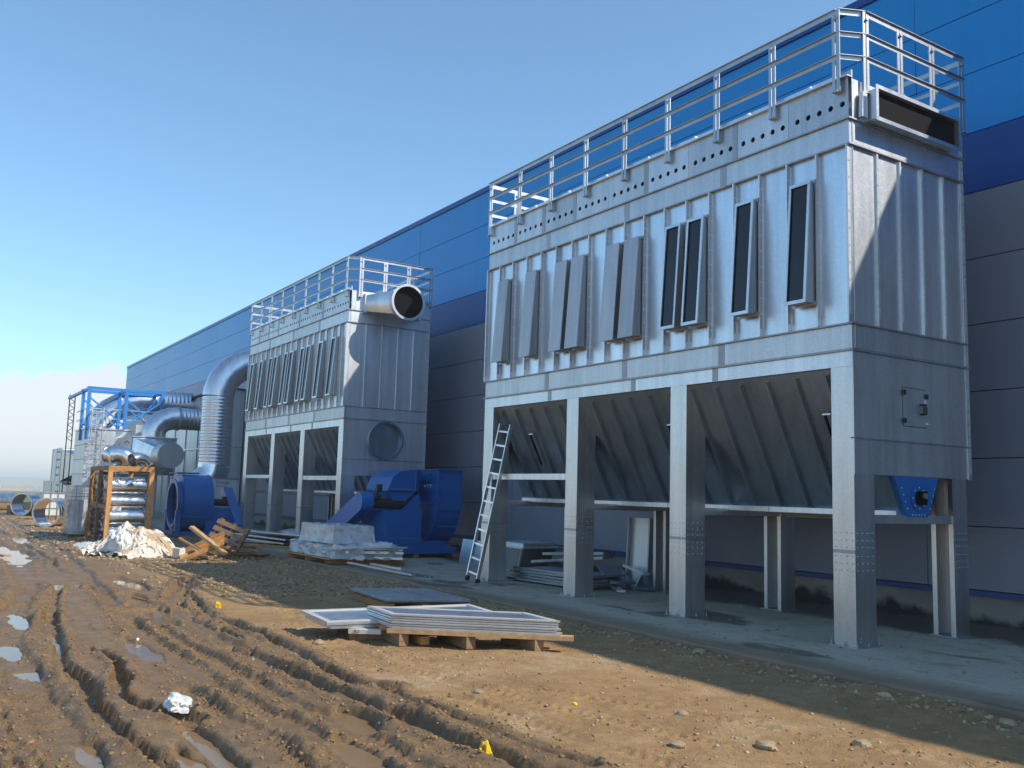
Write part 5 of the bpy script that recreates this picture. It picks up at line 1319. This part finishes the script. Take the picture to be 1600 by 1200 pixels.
# broken pallets
bp_ = T('broken_pallet', 'broken upturned timber pallet leaning at an angle beside the rubbish heap', 'pallet', (-22.6, 6.0, -0.1))
C0 = Vector((-22.2, 5.75, 0.02)); RX = Matrix.Rotation(math.radians(28), 3, 'X') @ Matrix.Rotation(math.radians(-18), 3, 'Z')
def bpp(x, y, z): return C0 + RX @ Vector((x, y, z))
for k in range(6): bp_.part('board', MB().bar(bpp(-0.55, -0.38 + .19 * k, 0), bpp(0.62, -0.38 + .19 * k, 0), 0.105, 0.024, RX @ Vector((0, 0, 1))), 'wood')
for k in range(3): bp_.part('bearer', MB().bar(bpp(-0.5 + .5 * k, -0.48, 0.07), bpp(-0.5 + .5 * k, 0.68, 0.07), 0.09, 0.10, RX @ Vector((0, 0, 1))), 'wood_orange')
bq = T('broken_pallet', 'darker broken pallet standing on edge behind the upturned one', 'pallet', (-22.9, 6.6, -0.1))
C1 = Vector((-22.8, 6.55, 0.28)); RY = Matrix.Rotation(math.radians(62), 3, 'X') @ Matrix.Rotation(math.radians(35), 3, 'Y')
def bpq(x, y, z): return C1 + RY @ Vector((x, y, z))
for k in range(5): bq.part('board', MB().bar(bpq(-0.5, -0.36 + .18 * k, 0), bpq(0.5, -0.36 + .18 * k, 0), 0.11, 0.024, RY @ Vector((0, 0, 1))), 'wood_old')
for k in range(3): bq.part('bearer', MB().bar(bpq(-0.42 + .42 * k, -0.45, -0.06), bpq(-0.42 + .42 * k, 0.46, -0.06), 0.08, 0.09, RY @ Vector((0, 0, 1))), 'wood_old')
def loose(p0, p1, w, h, mat, label, group=None): solo('timber_plank', MB().bar(p0, p1, w, h), mat, label, 'plank', (p0[0], p0[1], p0[2]), group)
loose((-22.05, 5.55, 0.62), (-21.3, 6.15, 0.06), 0.15, 0.06, 'wood', 'broad pale plank sloping over the broken pallets')
loose((-22.2, 5.35, 0.36), (-21.6, 5.85, 0.02), 0.11, 0.04, 'wood', 'narrower pale plank sloping below the broad one on the broken pallets')
loose((-21.9, 5.28, -0.06), (-22.5, 6.4, 0.30), 0.09, 0.07, 'wood', 'pale timber at the left foot of the broken pallets')
loose((-23.4, 6.1, -0.04), (-22.2, 7.1, 0.12), 0.12, 0.05, 'wood_old', 'dark plank lying behind the broken pallets')
loose((-23.3, 6.9, 0.05), (-21.9, 7.05, 0.22), 0.10, 0.05, 'wood', 'plank pointing right at the back of the broken pallets')
loose((-23.0, 7.0, -0.05), (-21.8, 7.3, -0.02), 0.12, 0.06, 'wood_old', 'flat brown plank at the right end of the broken pallets')
rl = random.Random(21)
for k in range(7):
    x, y, a = -22.3 + rl.uniform(-.6, .6), 6.9 + rl.uniform(-.3, .35), rl.uniform(-.6, .6)
    loose((x, y, -0.05 + .04 * k), (x + 0.9 * math.cos(a), y + 0.9 * math.sin(a), 0.0 + .03 * k), 0.09, 0.035, 'wood_old', 'weathered slat, %s in the jumble right of the broken pallets' % ['lowest', 'second from the bottom', 'third from the bottom', 'middle', 'third from the top', 'second from the top', 'topmost'][k])
loose((-24.5, 1.55, -0.08), (-23.1, 1.95, -0.07), 0.16, 0.04, 'wood', 'pale board lying flat in the mud at the left edge')
# sheets heaped in front of the far filter
for k in range(7):
    rk = random.Random(50 + k)
    flat_sheet(-25.6 + rk.uniform(-.9, .9), 8.6 + rk.uniform(-.45, .45), 0.06 + 0.045 * k, 2.0, 0.55 + .3 * rk.random(), 0.5 + rk.uniform(-.35, .35), rk.uniform(-.05, .05), 0.04, 'galv_dull' if k % 2 else 'galv_hopper',
               'grey sheet-metal offcut, %s in the heap before the far filter legs' % ['lowest', 'second from the bottom', 'third from the bottom', 'middle', 'third from the top', 'second from the top', 'topmost'][k])
solo('plastic_sheet', crumple(-25.0, 9.1, 0.30, 0.9, 0.45, 0.12, 12.0, 0.7, 26), 'film', 'thin clear plastic sheet thrown over the sheet-metal offcuts', 'plastic sheet', (-25, 9.1, 0.3), smooth=40)
solo('timber_plank', MB().bar((-25.0, 7.75, 0.04), (-22.6, 8.6, 0.04), 0.14, 0.08), 'wood_old', 'dark timber bearer lying on the slab left of the wrapped pallet', 'plank', (-25, 7.75, 0))

# ------------------------------------------------------------------ film-wrapped pallet by the near fan
wp = T('wrapped_pallet', 'wide timber pallet under the film-wrapped sheet stack beside the blue fan', 'pallet', (-19.6, 8.2, 0))
for k in range(3): wp.part('bearer', MB().bar((-20.9 + .95 * k, 7.45 + .08 * k, 0.05), (-20.2 + .95 * k, 9.0 + .08 * k, 0.05), 0.12, 0.1), 'wood_orange')
for k in range(5): wp.part('board', MB().bar((-21.05 + .17 * k, 7.5 + .34 * k, 0.112), (-18.6 + .17 * k, 7.62 + .34 * k, 0.112), 0.14, 0.022), 'wood')
ws = T('wrapped_stack', 'broad low stack of metal sheets wrapped in clear film on the pallet', 'wrapped stack', (-19.6, 8.2, 0.13))
for k in range(4):
    d = random.Random(k).uniform(-.05, .05)
    ws.part('sheet_layer', MB().hexa([(-21.0 + d, 7.55, .125 + .06 * k), (-18.6 + d, 7.7, .125 + .06 * k), (-18.0 + d, 8.95, .125 + .06 * k), (-20.3 + d, 8.9, .125 + .06 * k), (-21.0 + d, 7.55, .175 + .06 * k), (-18.6 + d, 7.7, .175 + .06 * k), (-18.0 + d, 8.95, .175 + .06 * k), (-20.3 + d, 8.9, .175 + .06 * k)]), 'galv_panel')
def film_box(cs, z0, z1, seed, amp=0.05, n=22, lv=12, flare=0.06):
    """film pulled round a box: pleated sides, sagging top, skirt flaring at the foot"""
    pts = []
    for k in range(4):
        a, b = Vector((*cs[k], 0)), Vector((*cs[(k + 1) % 4], 0))
        for q in range(n): pts.append(a + (b - a) * (q / n))
    N = len(pts); c = sum(pts, Vector()) / N; vs = []; rings = 0
    for l in range(lv + 1):
        t = l / lv; z = z0 + (z1 - z0) * t
        for k, p in enumerate(pts):
            d = (p - c).normalized()
            w = amp * (mnoise.noise(Vector((k * .33 + t * 1.5, t * 2.2, seed))) + .6 * mnoise.noise(Vector((k * .8, t * 5 + k * .2, seed + 7)))) + flare * (1 - t) ** 3
            vs.append(p + d * (0.02 + w) + Vector((0, 0, z + amp * .5 * mnoise.noise(Vector((k * .25, t * 3, seed + 3))) * (0.3 + t))))
        rings += 1
    for l in range(1, 9):
        t = l / 8.5
        for k, p in enumerate(pts):
            q = p + (c - p) * t; q = Vector((q.x, q.y, z1 + amp * 1.1 * mnoise.noise(Vector((q.x * 2.6, q.y * 3.4, seed + 11))) + amp * .8 * mnoise.noise(Vector((q.x * 7, q.y * 7, seed + 15))))); vs.append(q)
        rings += 1
    fs = [(l * N + k, l * N + (k + 1) % N, (l + 1) * N + (k + 1) % N, (l + 1) * N + k) for l in range(rings - 1) for k in range(N)]
    fs.append(tuple((rings - 1) * N + k for k in range(N)))
    return MB().add(vs, fs)
ws.part('film', film_box([(-21.0, 7.55), (-18.6, 7.68), (-18.05, 8.93), (-20.3, 8.9)], 0.13, 0.40, 1.7, 0.09), 'film', smooth=45)
for k in range(5):
    a = 0.12 * k - .2; zz = 0.30 + .018 * k
    ws.part('loose_sheet', MB().bar((-18.9 + .12 * k, 7.62 + .05 * k, zz), (-18.15 + .10 * k, 8.75 + .05 * k, zz + .03 * (k % 3)), 0.42, 0.008), 'galv_panel')
wb = T('wrapped_carton', 'film-wrapped carton standing on the low stack beside the blue fan', 'carton', (-19.6, 8.0, 0.4))
wb.part('carton', MB().hexa([(-20.2, 7.55, .42), (-18.75, 7.7, .42), (-18.5, 8.45, .42), (-19.9, 8.4, .42), (-20.2, 7.55, .80), (-18.75, 7.7, .80), (-18.5, 8.45, .80), (-19.9, 8.4, .80)]), 'cardboard')
wb.part('film', film_box([(-20.22, 7.53), (-18.75, 7.68), (-18.48, 8.47), (-19.92, 8.42)], 0.43, 0.815, 4.4, 0.028), 'film', smooth=45)
def film_fold(p, ax, w, seed):
    m = MB(); vs = []; n = 10
    for i in range(n + 1):
        for j in range(5):
            q = Vector(p) + Vector(ax) * (i / n) + Vector((0, 0, -w * j / 4)) + Vector((mnoise.noise(Vector((i * .5, j * .7, seed))) * .08, mnoise.noise(Vector((i * .6, j * .5, seed + 3))) * .10, mnoise.noise(Vector((i * .8, j, seed + 5))) * .05)); vs.append(q)
    return m.add(vs, [(i * 5 + j, (i + 1) * 5 + j, (i + 1) * 5 + j + 1, i * 5 + j + 1) for i in range(n) for j in range(4)])
ws.part('loose_film', film_fold((-18.9, 7.62, 0.44), (0.9, 1.1, 0.05), 0.3, 1), 'film', smooth=60)
ws.part('loose_film', film_fold((-19.4, 7.55, 0.40), (1.4, 0.5, -0.02), 0.26, 2), 'film', smooth=60)

# ------------------------------------------------------------------ wooden crate with bright duct pieces
cr = T('wooden_crate', 'tall open orange timber crate frame holding shiny duct pieces', 'crate', (-29.3, 5.3, -0.1))
cx0, cx1, cy0, cy1, cz1 = -30.9, -27.9, 4.72, 5.82, 2.05
for x in (cx0, cx1):
    for y in (cy0, cy1): cr.part('post', B((x - .06, y - .06, -0.12), (x + .06, y + .06, cz1 - .14)), 'wood_orange')
cr.part('top_rail', B((cx1 - .06, cy0 - .06, cz1 - .139), (cx1 + .06, cy1 + .06, cz1)), 'wood_orange'); cr.part('top_rail', B((cx0 - .06, cy0 - .06, cz1 - .139), (cx0 + .06, cy1 + .06, cz1)), 'wood_orange')
for y in (cy0, cy1): cr.part('side_rail', B((cx0 + .061, y - .05, cz1 - .13), (cx1 - .061, y + .05, cz1)), 'wood_old')
cr.part('side_rail', B((cx0 + .061, cy0 - .05, 0.85), (cx1 - .061, cy0 + .05, 0.97)), 'wood_old'); cr.part('side_post', B((-29.5, cy0 - .05, -.1), (-29.4, cy0 + .05, cz1 - .131)), 'wood_old')
for k in range(4): cr.part('floor_board', B((cx0 - .05, cy0 + .02 + .28 * k, -.06), (cx1 + .05, cy0 + .24 + .28 * k, -.03)), 'wood_old')
for x0, x1, z0, z1, s in ((cx0 + .1, -29.52, .1, .82, 1), (-29.38, cx1 - .1, .05, .83, 2), (cx0 + .1, -29.52, 1.0, 1.85, 3), (-29.38, cx1 - .1, 1.0, 1.8, 4)):
    m = MB(); n = 14; vs = []
    for i in range(n + 1):
        for j in range(n + 1): vs.append((x0 + (x1 - x0) * i / n, cy0 + .03 + .07 * mnoise.noise(Vector((i * .5, j * .5, s))), z0 + (z1 - z0) * j / n))
    m.add(vs, [(i * (n + 1) + j, (i + 1) * (n + 1) + j, (i + 1) * (n + 1) + j + 1, i * (n + 1) + j + 1) for i in range(n) for j in range(n)])
    cr.part('wrap_film', m, 'black_wrap', smooth=60, label='black stretch film on the crate side')
levels = [(0.16, .20, 'bottom'), (0.62, .22, 'second lowest'), (1.05, .19, 'middle'), (1.50, .24, 'upper')]
for z, r, w in levels:
    t = T('duct_pipe', 'shiny round duct pipe lying in the crate, %s of the pile' % w, 'duct pipe', (-28.2, 5.3, z))
    x = -28.25 - .1 * r
    t.part('pipe', MB().hollow((x, cy0 + .07, z), (x, cy1 - .07, z), r, .01, 28), 'shiny', smooth=40)
    for y in (cy0 + .12, cy1 - .16): t.part('bead', MB().hollow((x, y, z), (x, y + .03, z), r + .012, .012, 28), 'shiny', smooth=40)
    t.part('inner_sleeve', MB().hollow((x - .9, cy0 + .1, z), (x - .9, cy1 - .1, z), r * .95, .01, 20), 'duct', smooth=40)
solo('red_white_label', MB().box((-28.06, 4.86, 0.80), (-28.05, 5.10, 0.92)), 'bag', 'small white tag hanging between the pipes in the crate', 'tag', (-28.05, 4.95, 0.8))
def elbow_piece(c, r, R, a0, a1, rot, label):
    t = T('duct_elbow', label, 'duct elbow', c)
    Rm = Matrix.Rotation(rot, 3, 'Z'); pts = []
    for q in np.linspace(a0, a1, 5): pts.append(Vector(c) + Rm @ Vector((R * math.cos(math.radians(q)), 0, R * math.sin(math.radians(q)))))
    t.part('bend', MB().sweep(pts, r, 24), 'shiny', smooth=18)
    d = (pts[-1] - pts[-2]).normalized(); t.part('collar', MB().hollow(pts[-1], pts[-1] + d * .05, r + .015, .02, 24), 'shiny', smooth=40)
elbow_piece((-29.9, 5.0, 2.0), 0.24, 0.42, 10, 95, 0.6, 'leftmost shiny duct elbow lying on top of the crate')
elbow_piece((-28.9, 5.05, 2.0), 0.26, 0.40, 20, 110, 1.3, 'middle shiny duct elbow lying on top of the crate')
elbow_piece((-28.3, 5.5, 1.98), 0.19, 0.30, 30, 120, 2.0, 'right shiny duct elbow lying on top of the crate')
elbow_piece((-28.2, 5.12, 1.72), 0.17, 0.22, 200, 320, 1.5, 'shiny duct elbow hanging inside the top of the crate')

# wrapped stack and caged tank left of the crate
st = T('duct_stack', 'tall film-wrapped stack of ribbed duct sections left of the wooden crate', 'wrapped stack', (-31.7, 4.6, -0.1))
for k in range(9):
    z = -0.02 + k * 0.165
    st.part('duct_section', MB().hexa([(-32.5, 4.22, z), (-31.3, 4.22, z), (-31.3, 4.95, z), (-32.5, 4.95, z), (-32.5, 4.2, z + .15), (-31.3, 4.2, z + .15), (-31.3, 4.97, z + .15), (-32.5, 4.97, z + .15)]), 'duct' if k < 6 else 'galv')
for z in (1.0, 1.22, 1.44): st.part('band', MB().box((-32.53, 4.17, z), (-31.27, 5.0, z + .02)), 'galv_dull')
for y in (4.35, 4.6, 4.85): st.part('band', MB().box((-31.28, y, 0.9), (-31.26, y + .02, 1.47)), 'galv_dull')
st.part('film', film_fold((-31.24, 4.18, 0.95), (0.0, 0.5, 0.1), 0.95, 7), 'film', smooth=60)
ib = T('caged_tank', 'white plastic tank in a wire cage seen through the duct ring', 'tank', (-44.5, 5.2, -0.1))
ib.part('tank', B((-45.0, 4.85, 0.08), (-44.0, 5.75, 1.05)), 'bag')
for z in (0.1, .4, .7, 1.04): ib.part('cage_bar', B((-45.03, 4.82, z), (-43.97, 5.78, z + .025)), 'galv_dull')
for k in range(4): ib.part('cage_bar', B((-43.97, 4.85 + .29 * k, 0.0), (-43.945, 4.875 + .29 * k, 1.08)), 'galv_dull')
ib.part('pallet', B((-45, 4.85, -.1), (-44, 5.75, .07)), 'wood_old')
def ring(c, axis, r, L, label, bead=True):
    t = T('duct_ring', label, 'duct ring', c); c = Vector(c); a = Vector(axis).normalized()
    t.part('shell', MB().hollow(c - a * L / 2, c + a * L / 2, r, .018, 44), 'shiny', smooth=40)
    for s in (-1, 1): t.part('flange', MB().hollow(c + a * (L / 2 * s - .02), c + a * (L / 2 * s + .02), r + .035, .034, 44), 'duct', smooth=40)
    for s in (-.5, 0, .5): t.part('bead', MB().hollow(c + a * (L / 2 * s - .02), c + a * (L / 2 * s + .02), r + .012, .012, 44), 'shiny', smooth=40)
ring((-38.2, 4.55, 0.42), (-0.80, 0.60, 0), 0.50, 0.75, 'nearest and largest galvanised duct ring lying on the ground left of the stack')
ring((-50.0, 4.85, 0.42), (-0.80, 0.60, 0), 0.50, 0.9, 'second duct ring standing behind the largest one on the dirt')
ring((-57.5, 4.2, 0.38), (-0.6, 0.8, 0), 0.46, 1.3, 'duct ring cut by the left edge of the view')
solo('timber_stack', MB().box((-53.5, 4.3, -.1), (-51.5, 4.9, .28)), 'wood_old', 'low dark timber stack left of the second duct ring', 'timber', (-52.5, 4.6, -.1))

# ------------------------------------------------------------------ litter and stones
def scrap(x, y, w, d, h, mat, label, name='litter', cat='litter', seed=1):
    solo(name, blob((x, y, gz(x, y) + h * .2), (w * .6, d * .6, h * .6), seed, 0.4, 0.5, 9), mat, label, cat, (x, y, gz(x, y)), smooth=35)
scrap(-5.42, 3.36, 0.085, 0.075, 0.16, 'yellow', 'bright yellow crushed cup in the mud near the bottom of the view', 'yellow_cup', 'litter', 1.3)
scrap(-13.3, 3.78, 0.10, 0.07, 0.11, 'yellow', 'yellow wrapper by the rut below the shadow', 'yellow_wrapper', 'litter', 2.3)
scrap(-6.25, 4.72, 0.045, 0.03, 0.03, 'yellow', 'small yellow scrap on the dry stony ground', 'yellow_scrap', 'litter', 3.3)
scrap(-9.6, 3.12, 0.07, 0.02, 0.03, 'paper', 'short pale yellow stick beside the middle rut', 'stick', 'litter', 4.3)
scrap(-10.9, 2.25, 0.04, 0.03, 0.03, 'bag', 'white scrap on the wet flat mud', 'white_scrap', 'litter', 5.3)
scrap(-8.3, 2.6, 0.03, 0.03, 0.025, 'bag', 'tiny white scrap beside the tread marks', 'white_scrap', 'litter', 6.3)
scrap(-11.0, 7.72, 0.16, 0.05, 0.02, 'rubber', 'dark rag on the slab in front of the second leg', 'rag', 'litter', 7.3)
scrap(-4.7, 7.95, 0.07, 0.012, 0.012, 'bag', 'white stick on the damp slab at the right', 'white_stick', 'litter', 8.3)
scrap(-5.2, 7.32, 0.12, 0.04, 0.04, 'cardboard', 'pale twisted scrap by the slab edge at the right', 'scrap', 'litter', 9.3)
rk = random.Random(5)
for (x, y, s, lab) in ((-4.15, 7.38, .06, 'pale stone by the slab edge at the far right'), (-7.55, 7.40, .06, 'flat pale stone lying at the slab edge before the first leg'), (-4.6, 5.15, .066, 'largest flat stone on the dry ground at the bottom right'),
                       (-4.9, 4.6, .05, 'round stone left of the largest flat stone'), (-6.9, 4.2, .045, 'rounded stone on the bare dry ground below the pallets'), (-9.9, 3.95, .06, 'stone on the dry ground left of the loose timber'),
                       (-4.35, 5.85, .06, 'angular stone in the sunlit strip at the right'), (-5.6, 5.3, .05, 'small stone in the sunlit gravel strip')):
    m = MB(); n = 12
    vs = []; z = gz(x, y)
    for i in range(9):
        for j in range(12):
            th, ph = math.pi * i / 8, 2 * math.pi * j / 12; d = Vector((math.sin(th) * math.cos(ph), math.sin(th) * math.sin(ph), math.cos(th)))
            q = 1 + 0.35 * mnoise.noise(d * 1.3 + Vector((x * 3, y * 3, 0))); vs.append((x + d.x * s * q * 1.25, y + d.y * s * q, z + s * .2 + d.z * s * q * .55))
    m.add(vs, [(i * 12 + j, (i + 1) * 12 + j, (i + 1) * 12 + (j + 1) % 12, i * 12 + (j + 1) % 12) for i in range(8) for j in range(12)])
    o = solo('stone', m, 'stone', lab, 'stone', (x, y, z), smooth=30)
    tt = o.data.attributes.new('tint', 'FLOAT', 'POINT'); tt.data.foreach_set('value', [0.6] * len(o.data.vertices))

# ------------------------------------------------------------------ far town and hills
def far_house(x, y, L, Dp, h, mat, roofm, label, name='house', pitched=True):
    t = T(name, label, 'house' if name == 'house' else 'building', (x, y, 0)); t.o.location.z = gfar(x) + 0.05
    t.part('wall', B((x - Dp / 2, y - L / 2, -0.1), (x + Dp / 2, y + L / 2, h)), mat)
    if pitched: t.part('roof', MB().prism([(x - Dp / 2 - .4, y - L / 2 - .4, h + .001), (x + Dp / 2 + .4, y - L / 2 - .4, h + .001), (x, y - L / 2 - .4, h + Dp * .28)], (0, L + .8, 0)), roofm)
    else: t.part('roof', B((x - Dp / 2 - .3, y - L / 2 - .3, h + .001), (x + Dp / 2 + .3, y + L / 2 + .3, h + .5)), roofm)
    n = max(2, int(L / 4))
    for k in range(n): t.part('window', B((x + Dp / 2 + .002, y - L / 2 + L * (k + .35) / n, h * .45), (x + Dp / 2 + .05, y - L / 2 + L * (k + .65) / n, h * .75)), 'glass')
def gfar(x): return -0.1 - 0.0105 * min(max(-x - 95, 0), 1400)
far_house(-1500, 118, 42, 30, 8.2, 'plaster2', 'plaster', 'long low beige workshop across the field at the left edge', 'workshop', False)
far_house(-1520, 147, 11, 14, 4.2, 'crete_dull', 'tile', 'small house with a red roof right of the far workshop')
far_house(-1490, 165, 12, 12, 4.0, 'plaster', 'tile', 'red-roofed house glimpsed between the workshop and the filter boxes')
far_house(-1550, 86, 12, 14, 6.2, 'plaster', 'tile', 'beige house with a tiled roof just beyond the left edge')
solo('utility_pole', MB().cyl((-190, 4.0, -1.2), (-190, 4.0, 3.6), 0.09, 8).bar((-190, 3.4, 3.2), (-190, 4.6, 3.2), 0.1, 0.1), 'wood_old', 'thin wooden utility pole standing before the far workshop', 'pole', (-190, 4, -.1))
def ridge(x, y0, y1, h, n, seed, name):
    vs = []; ys = np.linspace(y0, y1, n)
    for i, y in enumerate(ys):
        q = h * (0.45 + 0.55 * vnoise(np.array([y / 900.0 + seed]), np.array([seed * 1.0]))[0] + 0.18 * vnoise(np.array([y / 200.0]), np.array([seed + 4.0]))[0])
        vs += [(x + 500, y, -16), (x, y, q - 4), (x - 500, y, -16)]
    fs = [(i * 3 + j, (i + 1) * 3 + j, (i + 1) * 3 + j + 1, i * 3 + j + 1) for i in range(n - 1) for j in range(2)]
    o = MB().add(vs, fs).build(name, 'hill', smooth=60); o['kind'] = 'structure'
ridge(-3200, -3300, 3300, 14, 90, 2, 'hills')

# ------------------------------------------------------------------ haze
def haze():
    m = bpy.data.materials.new('haze'); m.use_nodes = True; t = m.node_tree; t.nodes.clear()
    o = t.nodes.new('ShaderNodeOutputMaterial'); v = t.nodes.new('ShaderNodeVolumePrincipled')
    v.inputs['Color'].default_value = (1, 1, 1, 1); v.inputs['Density'].default_value = 0.0007; v.inputs['Anisotropy'].default_value = 0.2
    t.links.new(v.outputs[0], o.inputs['Volume'])
    ob = MB().box((-5300, -3700, -22), (1000, 3700, 24)).build('haze', m); ob['kind'] = 'stuff'
haze()
